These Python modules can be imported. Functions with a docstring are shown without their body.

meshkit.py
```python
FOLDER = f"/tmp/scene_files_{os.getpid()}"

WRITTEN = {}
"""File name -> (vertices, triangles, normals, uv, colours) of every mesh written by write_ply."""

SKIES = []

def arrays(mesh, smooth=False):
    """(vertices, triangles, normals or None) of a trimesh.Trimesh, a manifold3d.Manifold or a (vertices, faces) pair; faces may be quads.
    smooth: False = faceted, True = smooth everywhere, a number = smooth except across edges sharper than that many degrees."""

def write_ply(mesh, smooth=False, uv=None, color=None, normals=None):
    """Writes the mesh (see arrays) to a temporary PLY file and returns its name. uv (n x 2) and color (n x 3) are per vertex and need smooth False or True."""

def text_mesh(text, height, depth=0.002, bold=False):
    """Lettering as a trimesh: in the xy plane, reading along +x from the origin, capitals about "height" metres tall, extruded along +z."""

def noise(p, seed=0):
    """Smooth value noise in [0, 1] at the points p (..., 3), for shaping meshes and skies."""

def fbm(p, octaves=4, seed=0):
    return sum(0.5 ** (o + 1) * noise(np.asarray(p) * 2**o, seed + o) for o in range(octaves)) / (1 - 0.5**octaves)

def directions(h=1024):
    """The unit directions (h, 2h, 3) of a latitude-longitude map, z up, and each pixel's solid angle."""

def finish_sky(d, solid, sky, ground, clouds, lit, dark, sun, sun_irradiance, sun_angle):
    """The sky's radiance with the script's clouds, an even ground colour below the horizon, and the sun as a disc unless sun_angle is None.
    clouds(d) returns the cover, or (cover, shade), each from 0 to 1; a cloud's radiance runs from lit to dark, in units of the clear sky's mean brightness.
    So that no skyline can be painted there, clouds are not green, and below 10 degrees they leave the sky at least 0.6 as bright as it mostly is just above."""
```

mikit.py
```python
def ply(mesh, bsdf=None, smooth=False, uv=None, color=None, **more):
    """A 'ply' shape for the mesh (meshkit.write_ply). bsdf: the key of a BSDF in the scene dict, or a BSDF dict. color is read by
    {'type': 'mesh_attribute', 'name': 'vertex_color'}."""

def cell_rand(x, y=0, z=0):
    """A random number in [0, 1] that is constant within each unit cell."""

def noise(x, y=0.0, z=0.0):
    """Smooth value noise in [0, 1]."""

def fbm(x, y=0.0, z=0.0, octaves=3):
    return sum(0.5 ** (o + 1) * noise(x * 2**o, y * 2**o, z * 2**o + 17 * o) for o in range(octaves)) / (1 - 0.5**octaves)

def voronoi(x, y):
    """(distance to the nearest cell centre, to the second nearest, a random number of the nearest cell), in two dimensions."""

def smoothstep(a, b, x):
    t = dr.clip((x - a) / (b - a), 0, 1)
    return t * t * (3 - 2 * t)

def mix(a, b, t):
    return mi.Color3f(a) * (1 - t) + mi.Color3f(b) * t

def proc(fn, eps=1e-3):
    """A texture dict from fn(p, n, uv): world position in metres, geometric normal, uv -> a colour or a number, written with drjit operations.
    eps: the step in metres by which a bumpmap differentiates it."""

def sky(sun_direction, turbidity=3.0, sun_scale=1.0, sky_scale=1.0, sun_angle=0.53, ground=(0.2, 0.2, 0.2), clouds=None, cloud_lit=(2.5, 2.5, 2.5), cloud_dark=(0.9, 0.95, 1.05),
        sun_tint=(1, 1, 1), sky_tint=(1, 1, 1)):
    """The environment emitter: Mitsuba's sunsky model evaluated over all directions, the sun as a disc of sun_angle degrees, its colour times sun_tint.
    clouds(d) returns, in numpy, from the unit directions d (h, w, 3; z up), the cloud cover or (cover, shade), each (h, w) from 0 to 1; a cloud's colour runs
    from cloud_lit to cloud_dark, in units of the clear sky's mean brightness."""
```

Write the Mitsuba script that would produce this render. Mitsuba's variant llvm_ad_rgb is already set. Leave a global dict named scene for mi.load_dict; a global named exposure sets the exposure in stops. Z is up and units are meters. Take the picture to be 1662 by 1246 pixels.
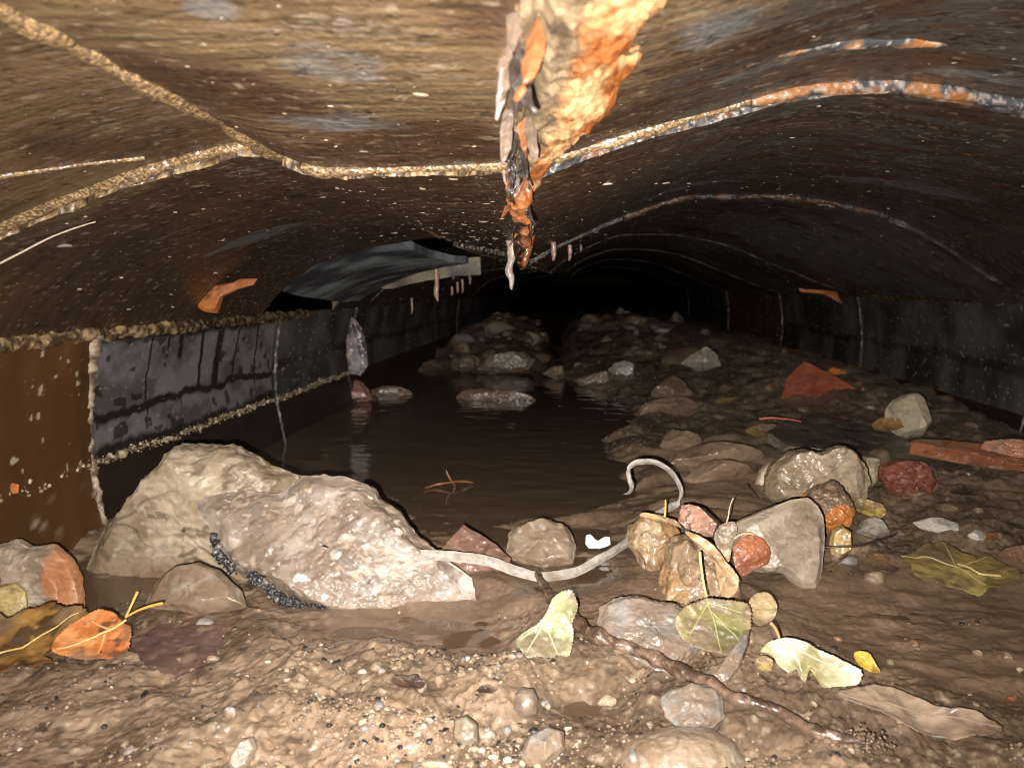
import math, random
import numpy as np, trimesh, shapely
import drjit as dr
import mitsuba as mi
import mikit, meshkit
from scipy.interpolate import PchipInterpolator, RegularGridInterpolator
from scipy.spatial import cKDTree

T = mi.ScalarTransform4f
scene, labels = {}, {}
PI = math.pi

# ------------------------------------------------------------------ camera, light, exposure
CAM = np.array([0.0, 0.0, 0.26])
FOC, W, H = 1255.0, 1662.0, 1246.0            # focal length in pixels of the photograph
YAW, PITCH = math.radians(5.42), math.radians(7.15)
FWD = np.array([-math.sin(YAW) * math.cos(PITCH), math.cos(YAW) * math.cos(PITCH), -math.sin(PITCH)])
RIGHT = np.cross(FWD, [0, 0, 1.0]); RIGHT /= np.linalg.norm(RIGHT)
UP = np.cross(RIGHT, FWD)
scene['camera'] = {'type': 'thinlens', 'fov': 2 * math.degrees(math.atan(W / 2 / FOC)), 'fov_axis': 'x',
                   'aperture_radius': 0.0011, 'focus_distance': 0.66, 'near_clip': 0.02, 'far_clip': 60.0,
                   'to_world': T().look_at(origin=CAM.tolist(), target=(CAM + FWD).tolist(), up=[0, 0, 1])}
# a night sky beyond the drain's mouth, and the flash lamp beside the lens that lit the photograph
scene['sky'] = mikit.sky([0.2, -0.9, 0.06], turbidity=4, sun_scale=0.0, sky_scale=0.02)
FLASH = CAM - RIGHT * 0.011 - UP * 0.012 + FWD * 0.002
scene['flash_lamp'] = {'type': 'spot', 'intensity': {'type': 'rgb', 'value': [5.0, 4.6, 4.25]}, 'cutoff_angle': 62.0, 'beam_width': 6.0,
                       'to_world': T().look_at(origin=FLASH.tolist(), target=(FLASH + FWD + 0.02 * UP).tolist(), up=[0, 0, 1])}
exposure = 0.0

# ------------------------------------------------------------------ helpers
def ray(px, py):
    px, py = np.asarray(px, float), np.asarray(py, float)
    return FWD + ((px - W / 2) / FOC)[..., None] * RIGHT - ((py - H / 2) / FOC)[..., None] * UP
def on_plane(px, py, p0, n):
    r = ray(px, py); n = np.asarray(n, float)
    return CAM + r * ((np.asarray(p0, float) - CAM) @ n / (r @ n))[..., None]
def at_y(px, py, Y): return on_plane(px, py, [0, Y, 0], [0, 1, 0])
def at_z(px, py, z=0.0): return on_plane(px, py, [0, 0, z], [0, 0, 1])
def fb(p, s, o=3, seed=0): return meshkit.fbm(np.asarray(p) * s, o, seed)
def fc(p, s, o=3, seed=0): return np.clip(.5 + 1.75 * (meshkit.fbm(np.asarray(p) * s, o, seed) - .5), 0, 1)
def sst(a, b, x):
    t = np.clip((np.asarray(x, float) - a) / (b - a), 0, 1); return t * t * (3 - 2 * t)
def lerp(a, b, t): return np.asarray(a) * (1 - t[..., None]) + np.asarray(b) * t[..., None]
def numbered(name):
    used = lambda k: k in scene or k in labels or any(x.startswith(k + '__') for x in scene)
    if not used(name): return name
    i = 1
    while used(f'{name}_{i:03d}'): i += 1
    return f'{name}_{i:03d}'
def part(parent, name, shape, label=None, kind=None):
    key = numbered(f'{parent}__{name}'); scene[key] = shape
    if label or kind: labels[key] = {**({'label': label} if label else {}), **({'kind': kind} if kind else {})}
    return key
def thing(name, label, cat, group=None, shape=None, kind=None):
    key = numbered(name)
    if shape is not None: scene[key] = shape
    labels[key] = {'label': label, 'category': cat}
    if group: labels[key]['group'] = group
    if kind: labels[key]['kind'] = kind
    return key
def grid_faces(nr, nc, wrap=False):
    i, j = np.meshgrid(np.arange(nr - 1), np.arange(nc if wrap else nc - 1), indexing='ij')
    k = (j + 1) % nc
    return np.stack([i * nc + j, i * nc + k, (i + 1) * nc + k, (i + 1) * nc + j], -1).reshape(-1, 4)
def quads(v, f):
    f = np.asarray(f)
    return trimesh.Trimesh(v, np.vstack([f[:, [0, 1, 2]], f[:, [0, 2, 3]]]), process=False)
def vc(mesh, bsdf, color, smooth=True): return mikit.ply(mesh, bsdf, smooth=smooth, color=np.clip(color, 0, 1))
def tube_mesh(pts, rad, sides=8, rough=0.0, seed=0, sx=1.0, sub=1):
    p = np.asarray(pts, float); r = np.broadcast_to(np.asarray(rad, float), (len(p),)).copy()
    if sub > 1:
        s = np.r_[0, np.cumsum(np.linalg.norm(np.diff(p, axis=0), axis=1))]
        q = np.linspace(0, s[-1], (len(p) - 1) * sub + 1)
        p = PchipInterpolator(s, p, axis=0)(q); r = PchipInterpolator(s, r)(q)
    t = np.gradient(p, axis=0); t /= np.linalg.norm(t, axis=1, keepdims=True) + 1e-12
    a = np.cross(t, np.where(np.abs(t[:, 2:]) < 0.9, [0, 0, 1.0], [1.0, 0, 0])); a /= np.linalg.norm(a, axis=1, keepdims=True) + 1e-12
    b = np.cross(t, a); ang = np.arange(sides) * 2 * PI / sides
    d = np.cos(ang)[None, :, None] * a[:, None] * sx + np.sin(ang)[None, :, None] * b[:, None]
    v = p[:, None] + r[:, None, None] * d
    if rough:
        v = v + d * ((fb(v, 0.6 / max(r.mean(), 1e-4), 3, seed) - 0.5) * 2 * rough)[..., None]
    v = v.reshape(-1, 3); n = len(v)
    f = grid_faces(len(p), sides, True)
    m = quads(v, f)
    c0, c1 = n, n + 1
    caps = [[c0, (j + 1) % sides, j] for j in range(sides)] + [[c1, n - sides + j, n - sides + (j + 1) % sides] for j in range(sides)]
    m = trimesh.Trimesh(np.vstack([v, p[:1], p[-1:]]), np.vstack([m.faces, caps]), process=False)
    if m.volume < 0: m.invert()
    return m
def slab(P, off, which='all'):
    """closed slab: inner grid P (nr, nc, 3), outer grid P + off; crisp rims (rim vertices not shared)"""
    nr, nc = P.shape[:2]; Q = P + off
    v, f, n = [], [], 0
    def add(vv, ff):
        nonlocal n
        v.append(vv); f.append(np.asarray(ff) + n); n += len(vv)
    g = grid_faces(nr, nc)
    if which != 'rim': add(P.reshape(-1, 3), g); add(Q.reshape(-1, 3), g[:, ::-1])
    for A, B in () if which == 'body' else ((P[0], Q[0]), (Q[-1], P[-1]), (Q[:, 0], P[:, 0]), (P[:, -1], Q[:, -1])):
        add(np.vstack([A, B]), grid_faces(2, len(A))[:, ::-1])
    m = quads(np.vstack(v), np.vstack(f))
    if m.volume < 0 and which == 'all': m.invert()
    return m

# ------------------------------------------------------------------ materials
VC = {'type': 'mesh_attribute', 'name': 'vertex_color'}
def bump(inner, fn, scale, eps=1e-3): return {'type': 'bumpmap', 'arbitrary': mikit.proc(fn, eps), 'scale': scale, 'bsdf': inner}
def two(inner): return {'type': 'twosided', 'bsdf': inner}
def wetp(color, rough, spec, coat, gloss=0.9): return {'type': 'principled', 'base_color': color, 'roughness': rough, 'specular': spec, 'clearcoat': coat, 'clearcoat_gloss': gloss}
def grit(p, n, uv): return mikit.fbm(p.x * 420, p.y * 420, p.z * 420, 3) + 0.5 * mikit.noise(p.x * 130, p.y * 130, p.z * 130)
def silky(p, n, uv): return mikit.fbm(p.x * 160, p.y * 160, p.z * 160, 3)
def ripple(p, n, uv): return mikit.fbm(p.x * 22, p.y * 45, p.z * 0, 2)
def clay_rel(p, n, uv): return mikit.fbm(p.x * 90, p.y * 330, p.z * 90, 2) + 0.7 * mikit.noise(p.x * 700, p.y * 700, p.z * 700)
def clay_color(P):
    x, y, z = P[..., 0], P[..., 1], P[..., 2]; q = P * [22, 250, 22]
    streak, blot = fc(q, 1, 4, 300), fc(P, 9, 4, 301)
    c = lerp([.017, .0095, .006], [.062, .034, .019], np.clip(.65 * streak + .45 * blot - .05, 0, 1))
    c = lerp(c, [.05, .046, .041], .75 * sst(-.02, .1, x) * sst(.35, .7, .6 * fc(P * [30, 120, 30], 1, 3, 302) + .4 * blot))      # greyer on the right
    film = sst(.38, .66, fc(P, 12, 4, 303) + .24 * sst(.43, .25, y) - .12 * sst(-.02, .1, x) - .32 * sst(.37, .45, y) * sst(-.23, -.19, x) - .4 * sst(.49, .54, y))
    c = lerp(c, [.115, .078, .040], film * (.2 + .7 * streak))
    c = lerp(c, [.066, .032, .019], .35 * sst(.55, .75, fc(P * [1, 2.5, 1], 15, 3, 304)) * sst(.36, .44, y))                         # reddish glaze
    wob = 1.3 * fb(P * [60, 140, 60], 1, 4, 305)
    for cx, cy, rx, ry in ((-.104, .322, .026, .024), (-.126, .398, .040, .022), (-.13, .27, .012, .02), (-.075, .49, .010, .010), (.05, .33, .02, .03), (.10, .42, .05, .015), (.22, .47, .05, .01), (.12, 1.0, .08, .04), (.35, .9, .1, .05), (-.35, .8, .06, .03)):
        e = ((x - cx) / rx) ** 2 + ((y - cy) / ry) ** 2
        c = lerp(c, [.105, .107, .106], sst(1.35, .75, e * .8 + wob) * (.25 + .75 * fc(P * [40, 330, 40], 1, 3, 306)))
    c = lerp(c, [.085, .082, .078], .75 * sst(.18, .34, x) * sst(1.15, 1.3, y) * sst(.35, .65, fc(P, 7, 4, 307)))
    sc = np.abs(fb(P * [7, 150, 7], 1, 3, 308) - .5)
    c = lerp(c, [.16, .14, .115], .6 * sst(.012, .003, sc) * sst(.55, .7, fc(P, 10, 2, 309)))                                         # scrapes
    c = c * (1 - .55 * sst(.78, .9, fc(P * [160, 330, 160], 1, 2, 310)))[..., None]                                                   # pits
    return lerp(c, [.2, .16, .11], .55 * sst(.86, .95, fc(P * [150, 360, 150], 1, 2, 311)))
def sand_color(p, n, uv):
    k = mikit.noise(p.x * 900, p.y * 900, p.z * 900)
    return mikit.mix((0.05, 0.032, 0.017), (0.42, 0.28, 0.14), k * k * (0.6 + 0.8 * mikit.noise(p.x * 60, p.y * 60, p.z * 60)))
scene['mud_material'] = two(bump(wetp(VC, 0.25, 0.5, 0.5, 0.95), grit, 0.0012, 8e-4))
scene['water_material'] = two(bump(wetp({'type': 'rgb', 'value': [0.105, 0.069, 0.044]}, 0.05, 0.5, 0.0), ripple, 0.0012, 2e-3))
scene['stone_material'] = two(bump(wetp(VC, 0.5, 0.3, 0.3, 0.93), grit, 0.0012, 8e-4))
scene['slick_material'] = two(bump(wetp(VC, 0.32, 0.45, 0.4, 0.95), silky, 0.0024, 1e-3))
scene['clay_material'] = two(bump(wetp(VC, 0.33, 0.5, 0.4, 0.88), clay_rel, 0.0009, 6e-4))
scene['sand_material'] = two(bump(wetp(mikit.proc(sand_color), 0.3, 0.5, 0.6, 0.9), grit, 0.0016, 6e-4))
scene['wall_material'] = two(bump(wetp(VC, 0.5, 0.4, 0.25, 0.85), silky, 0.0008, 1e-3))
scene['crumbly_material'] = two(bump(wetp(VC, 0.5, 0.3, 0.35, 0.93), grit, 0.0014, 8e-4))
scene['leaf_material'] = two(bump(wetp(VC, 0.5, 0.45, 0.35, 0.9), silky, 0.0004, 6e-4))

# ------------------------------------------------------------------ ground
def region(px, z=0.0):
    q = at_z([a for a, b in px], [b for a, b in px], z)
    return shapely.Polygon(q[:, :2]).buffer(0)
POOL = region([(450, 690), (520, 628), (640, 606), (720, 600), (800, 606), (870, 604), (905, 612), (960, 628), (1010, 655), (1005, 690), (965, 720), (1000, 760), (985, 800), (930, 815), (860, 835), (790, 848), (700, 850), (640, 800), (560, 770), (450, 760)])
FILMS = [region([(560, 1000), (690, 1002), (800, 985), (850, 1010), (830, 1060), (740, 1085), (600, 1060), (470, 1010)]),
         region([(1250, 960), (1380, 945), (1500, 965), (1660, 970), (1760, 1010), (1760, 1170), (1640, 1180), (1500, 1110), (1420, 1070), (1300, 1020)]),
         region([(640, 835), (900, 850), (1010, 860), (1010, 950), (900, 985), (820, 940), (700, 880)]),
         region([(880, 485), (915, 485), (925, 610), (870, 610)])]
SILKY = region([(640, 820), (1230, 700), (1330, 940), (1760, 930), (1760, 1190), (1250, 1060), (830, 1010), (800, 1080), (540, 1070), (500, 1000), (680, 900)])
gx, gy = np.linspace(-0.8, 0.95, 220), np.geomspace(0.3, 9, 260)
GX, GY = np.meshgrid(gx, gy, indexing='ij')
def sdf(poly):
    pts = shapely.points(GX.ravel(), GY.ravel())
    d = shapely.distance(pts, poly.boundary) * np.where(shapely.contains_xy(poly, GX.ravel(), GY.ravel()), -1, 1)
    return RegularGridInterpolator((gx, gy), d.reshape(GX.shape), bounds_error=False, fill_value=1.0)
SP, SF, SS = sdf(POOL), [sdf(f) for f in FILMS], sdf(SILKY)
def silk(x, y): return sst(0.03, -0.03, SS(np.stack([x, y], -1)) / np.maximum(y, .5) * .7)
def floor_z(x, y, fine=True):
    x, y = np.asarray(x, float), np.asarray(y, float)
    p = np.stack([x, y, 0 * x], -1); q = np.stack([x, y], -1)
    sk = silk(x, y)
    z = 0.009 - .007 * sst(-.15, -.32, x) * sst(.5, .6, y) + 0.018 * (fb(p, 7, 2, 3) - 0.5)
    z += 0.004 * np.exp(-((x + 0.12) / 0.2) ** 2 - ((y - 0.42) / 0.09) ** 2)                       # gravel hump in front
    z += 0.02 * sst(0.3, 0.6, x) * sst(0.6, 1.0, y)
    z += 0.03 * sst(0.15, 0.5, x) * sst(1.0, 1.7, y)
    z += (0.115 * np.exp(-((x + 0.36) / 0.27) ** 2 - ((y - 3.5) / 0.75) ** 2) + .03 * np.exp(-((x + 0.3) / 0.12) ** 2 - ((y - 2.6) / .25) ** 2)) * (.55 + .9 * fb(p, 5, 3, 17))
    z += 0.115 * (.55 + .9 * fb(p, 5, 3, 18)) * np.exp(-((x - 0.17) / 0.27) ** 2 - ((y - 3.5) / 0.7) ** 2) + 0.05 * np.exp(-((x - 0.3) / 0.25) ** 2 - ((y - 2.5) / 0.5) ** 2)
    rough = 1 - 0.75 * sk
    z += (0.020 * (fb(p, 22, 2, 5) - 0.5)) * (0.45 + 0.55 * rough)
    # flow wrinkles of the soft mud
    rp = np.stack([x * 9, y * 26 + 3 * fb(p, 6, 2, 9), 0 * x], -1)
    z += 0.016 * sk * (np.abs(meshkit.fbm(rp, 3, 11) - 0.5) * 2 - 0.25) * sst(0.55, 0.8, y)
    wet = sst(0.05, -0.05, SP(q) + 0.05 * (fb(p, 9, 2, 21) - 0.5))
    z = z * (1 - wet) - 0.03 * wet
    for k_, s in enumerate(SF):
        w2 = sst(0.035, -0.03, s(q) + 0.05 * (fb(p, 14, 2, 22) - 0.5))
        z = z * (1 - w2) + ((-.0012, .0028, -.0012, -.0012)[k_] + 0.009 * (fb(p * [1, 2.2, 1], 26, 3, 8) - 0.5)) * w2
    if fine:
        z += rough * (0.0075 * (fb(p, 55, 2, 12) - 0.5) + 0.0045 * (np.clip(fb(p, 150, 2, 13), 0.5, 1) - 0.5) * 2 * sst(0.35, 0.6, fb(p, 12, 2, 30)) + 0.0030 * (fb(p, 330, 2, 14) - 0.5))
    return z
ys = np.r_[np.linspace(-1.4, 0.33, 30), np.geomspace(0.335, 8.2, 780)]
u_ = np.linspace(-1, 1, 820); xs = .08 + .64 * (.62 * u_ + .38 * u_ ** 3)
X, Y = np.meshgrid(xs, ys)
Z = floor_z(X, Y)
P = np.stack([X, Y, Z], -1)
def mud_color(P):
    p = np.asarray(P)
    c = lerp([0.112, 0.078, 0.051], [0.215, 0.152, 0.102], sst(0.3, 0.7, fc(p, 16, 3, 40)))
    c = lerp(c, [0.30, 0.24, 0.17], 0.6 * sst(0.72, 0.92, fc(p, 180, 2, 41)))
    c = lerp(c, [0.055, 0.04, 0.03], 0.7 * sst(0.74, 0.92, fc(p, 95, 2, 42)))
    return lerp(c, [0.17, 0.115, 0.078], 0.7 * silk(p[..., 0], p[..., 1])) * (1 + .5 * (fc(p, 300, 2, 43) - .5) * (1 - .6 * silk(p[..., 0], p[..., 1])))[..., None]
m = quads(P.reshape(-1, 3), grid_faces(len(ys), len(xs)))
scene['mud_bed'] = vc(m, 'mud_material', mud_color(P).reshape(-1, 3))
labels['mud_bed'] = {'label': 'wet brown mud and grit covering the bottom of the drain', 'category': 'mud', 'kind': 'structure'}
wx, wy = np.meshgrid(np.linspace(-0.55, 0.71, 40), np.linspace(-1.4, 8.2, 200))
scene['water'] = mikit.ply(quads(np.stack([wx, wy, 0 * wx], -1).reshape(-1, 3), grid_faces(200, 40)), 'water_material', smooth=True)
labels['water'] = {'label': 'murky brown water pooled in the middle of the drain', 'category': 'water', 'kind': 'structure'}

def hit(px, py, lift=0.0):
    z = .008
    for _ in range(8):
        p = at_z(np.array(float(px)), np.array(float(py)), z + lift); z = float(floor_z(p[:1], p[1:2], False)[0])
    p[2] = z + lift
    return p
# ------------------------------------------------------------------ vault of broken clay panels
KEYS = {  # y: left haunch, left crown, right: (x, z) of the inner surface
    -1.5: ([(-.50, .215), (-.46, .27), (-.38, .315), (-.2, .372)], [(-.2, .366), (-.12, .37), (-.03, .362)], [(-.03, .36), (.03, .372), (.16, .40), (.28, .385), (.45, .34), (.60, .275), (.65, .24)]),
    .25: ([(-.50, .215), (-.46, .265), (-.38, .308), (-.2, .362)], [(-.2, .357), (-.12, .358), (-.022, .352)], [(-.012, .350), (.03, .358), (.16, .388), (.28, .375), (.45, .335), (.60, .275), (.65, .24)]),
    .5: ([(-.50, .215), (-.46, .262), (-.38, .307), (-.2, .354)], [(-.2, .345), (-.165, .335), (-.045, .337)], [(-.042, .332), (.052, .36), (.16, .381), (.28, .362), (.45, .32), (.60, .265), (.65, .24)]),
    1.2: ([(-.50, .215), (-.47, .25), (-.40, .297), (-.2, .332)], [(-.2, .326), (-.16, .318), (-.095, .302)], [(-.09, .300), (.07, .372), (.172, .398), (.287, .396), (.43, .37), (.60, .275), (.65, .24)]),
    2.0: ([(-.50, .215), (-.47, .25), (-.40, .295), (-.2, .322)], [(-.2, .318), (-.16, .312), (-.10, .30)], [(-.09, .298), (.02, .366), (.10, .388), (.2, .387), (.31, .367), (.45, .312), (.58, .262), (.65, .243)]),
    8.5: ([(-.50, .215), (-.47, .25), (-.40, .31), (-.2, .35)], [(-.2, .35), (-.16, .35), (-.05, .35)], [(-.04, .35), (.07, .38), (.172, .39), (.287, .385), (.43, .35), (.58, .29), (.65, .245)]),
}
KY = np.array(sorted(KEYS))
def vault(zone, u, y):
    """inner surface point at u in 0..1 across the zone (0 haunch, 1 crown left, 2 right) and depth y"""
    us = np.asarray(u, float); out = []
    for k in KY:
        q = np.array(KEYS[k][zone]); s = np.r_[0, np.cumsum(np.linalg.norm(np.diff(q, axis=0), axis=1))]; s /= s[-1]
        out.append(PchipInterpolator(s, q)(us))
    out = np.array(out)                                                # keys x shape x 2
    t = np.interp(y, KY, np.arange(len(KY))); i = np.clip(t.astype(int), 0, len(KY) - 2); f = (t - i)[..., None]
    flat = out.reshape(len(KY), -1, 2); idx = np.arange(us.size)
    a, b = flat[i.ravel(), idx].reshape(us.shape + (2,)), flat[i.ravel() + 1, idx].reshape(us.shape + (2,))
    q = a * (1 - f) + b * f
    return np.stack([q[..., 0], y, q[..., 1]], -1)
FRONTS = []
ico0, ico1, ico2 = trimesh.creation.icosphere(0), trimesh.creation.icosphere(1), trimesh.creation.icosphere(2)
def panel(zone, y0, y1, near_drop, nu, ny, seed, edge=0.0, u0=0.0, u1=1.0, drop1=0.0):
    tt = np.linspace(0, 1, ny) if y0 > -.1 or y1 < .3 else np.interp(np.linspace(0, 1, ny), [0, .12, 1], [0, .6, 1])
    u, t = np.meshgrid(np.linspace(u0, u1, nu), tt)
    wob = lambda v, k, a: a * (meshkit.fbm(np.stack([v * k, 0 * v + seed, 0 * v], -1), 3, seed) - 0.5)
    a0, a1 = y0 + wob(u, 14, 0.016) + wob(u, 70, .006), y1 + wob(u, 14, 0.016) + wob(u, 70, .006)
    y = a0 + (a1 - a0) * t
    P = vault(zone, u, y)
    if edge:                                                           # ragged crown edge
        side = u if zone < 2 else 1 - u
        P[..., 0] += (1 if zone < 2 else -1) * sst(0.9, 1.0, side) * (edge * (fb(np.stack([0 * y, y, 0 * y], -1), 90, 3, seed) - 0.55))
    P[..., 2] -= near_drop * (1 - t) + drop1 * t
    P[..., 2] += 0.005 * (fb(P, 9, 2, seed) - 0.5) + 0.0016 * (fb(P * [1, 4, 1], 40, 3, seed + 1) - 0.5)
    FRONTS.append(P); S = P[::6, ::6] if min(P.shape[:2]) > 60 else P
    if S is not P: S = np.concatenate([S, P[-1:, ::6]], 0); S = np.concatenate([S, np.concatenate([P[::6, -1:], P[-1:, -1:]], 0)], 1)
    rim, n = [], 0
    for E in (P[0], P[-1], P[:, 0], P[:, -1]):
        h = np.linspace(0, .022, 7)[:, None, None]
        rim.append(quads((E[None] + h * [0, 0, 1] + .003 * (fb(E[None] + h * [0, 0, 1], 110, 3, seed)[..., None] - .5) * np.array([.6, 1, 0]) * (h > 0)).reshape(-1, 3), grid_faces(7, len(E))))
    front = quads(P.reshape(-1, 3), grid_faces(*P.shape[:2])); back = quads((S + [0, 0, .022]).reshape(-1, 3), grid_faces(*S.shape[:2]))
    return trimesh.util.concatenate([front, back]), trimesh.util.concatenate(rim)
def rusty(v):
    k = fc(v, 60, 3, 5); g = fc(v, 300, 2, 6)
    return lerp(lerp([0.05, 0.055, 0.06], [0.33, 0.15, 0.055], sst(0.42, 0.6, k)), [0.5, 0.45, 0.38], 0.6 * sst(0.6, 0.75, g))
def sandy(v): return lerp([0.06, 0.038, 0.02], [0.34, 0.24, 0.13], sst(.4, .7, fc(v, 160, 3, 70)))
vc_key = 'vault_ceiling'
labels[vc_key] = {'label': 'dark brown glazed clay vault, cracked and sagging along its crown', 'category': 'vault', 'kind': 'structure'}
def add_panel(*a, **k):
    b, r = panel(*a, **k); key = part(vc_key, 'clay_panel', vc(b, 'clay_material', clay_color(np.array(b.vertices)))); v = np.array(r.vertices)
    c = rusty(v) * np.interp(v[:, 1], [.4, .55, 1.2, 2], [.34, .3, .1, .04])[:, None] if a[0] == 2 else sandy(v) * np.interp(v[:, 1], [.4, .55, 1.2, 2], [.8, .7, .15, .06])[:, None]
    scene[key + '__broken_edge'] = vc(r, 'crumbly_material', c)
RY = [-1.4, -0.25, 0.5, 1.22, 1.94, 2.7, 3.7, 5.1, 8.3]
LY = [-1.4, -0.25, 0.5, 1.16, 1.75, 2.5, 3.4, 5.1, 8.3]
for k in range(8):
    dn = 0.006 if 2 <= k <= 3 else 0.003
    big = k in (1, 2)
    add_panel(2, RY[k] + .001, RY[k + 1] - .001, dn, 340 if big else 90, 240 if big else 70, 100 + k, edge=0.012)
    add_panel(1, LY[k] + .001, LY[k + 1] - .001, dn, 110 if big else 40, 240 if big else 60, 200 + k, edge=0.012, u0=0.01)
    if k != 3: add_panel(0, LY[k] + .001, LY[k + 1] - .001, dn + 0.001, 180 if big else 50, 240 if big else 60, 300 + k, u1=0.985)
# outer earth above so that no sky leaks in
u, y = np.meshgrid(np.linspace(-0.75, 0.9, 30), np.linspace(-1.4, 8.3, 40))
Pm = np.stack([u, y, 0.52 + 0.02 * fb(np.stack([u, y, 0 * u], -1), 5, 2) - 0.12 * np.abs(u - 0.07) ** 2], -1)
part(vc_key, 'earth_cover', vc(slab(Pm, np.broadcast_to([0, 0, 0.05], Pm.shape)), 'wall_material', np.tile([0.03, 0.022, 0.016], (2 * 30 * 40 + 2 * (30 + 30 + 40 + 40), 1))))

rng = np.random.default_rng(41); c_, s_ = [], []
for Pf in FRONTS:
    ok = np.argwhere((Pf[..., 1] > .22) & (Pf[..., 1] < 2.2)); area = len(ok) and np.ptp(Pf[..., 1][tuple(ok.T)]) * .5
    k = ok[rng.integers(0, len(ok), int(520 * area))] if len(ok) else []
    for a, b in k: c_.append(Pf[a, b]); s_.append(.00026 * math.exp(abs(rng.normal(0, .62))))
s_ = np.array(s_)
c_ = np.array(c_); s_ = s_ * np.clip(c_[:, 1] / .45, .7, 1.6)
b = ico0.copy(); b.vertices = np.array(b.vertices)
v, f, nv = [], [], 12
for p, r in zip(c_, s_):
    a = rng.normal(0, .4); e = np.array(b.vertices) * [rng.uniform(1, 3.4), rng.uniform(.5, 1), .6] * r
    v.append(np.stack([e[:, 0] * math.cos(a) - e[:, 1] * math.sin(a), e[:, 0] * math.sin(a) + e[:, 1] * math.cos(a), e[:, 2]], -1) + p)
m = trimesh.Trimesh(np.vstack(v), (np.array(b.faces)[None] + 12 * np.arange(len(v))[:, None, None]).reshape(-1, 3), process=False)
part(vc_key, 'lime_fleck', vc(m, 'stone_material', np.repeat(np.array([(.30, .24, .16), (.2, .16, .11), (.40, .34, .25), (.15, .13, .11)])[rng.integers(0, 4, len(v))], 12, 0)), 'pale lime flecks sprinkled over the vault', 'stuff')
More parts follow.
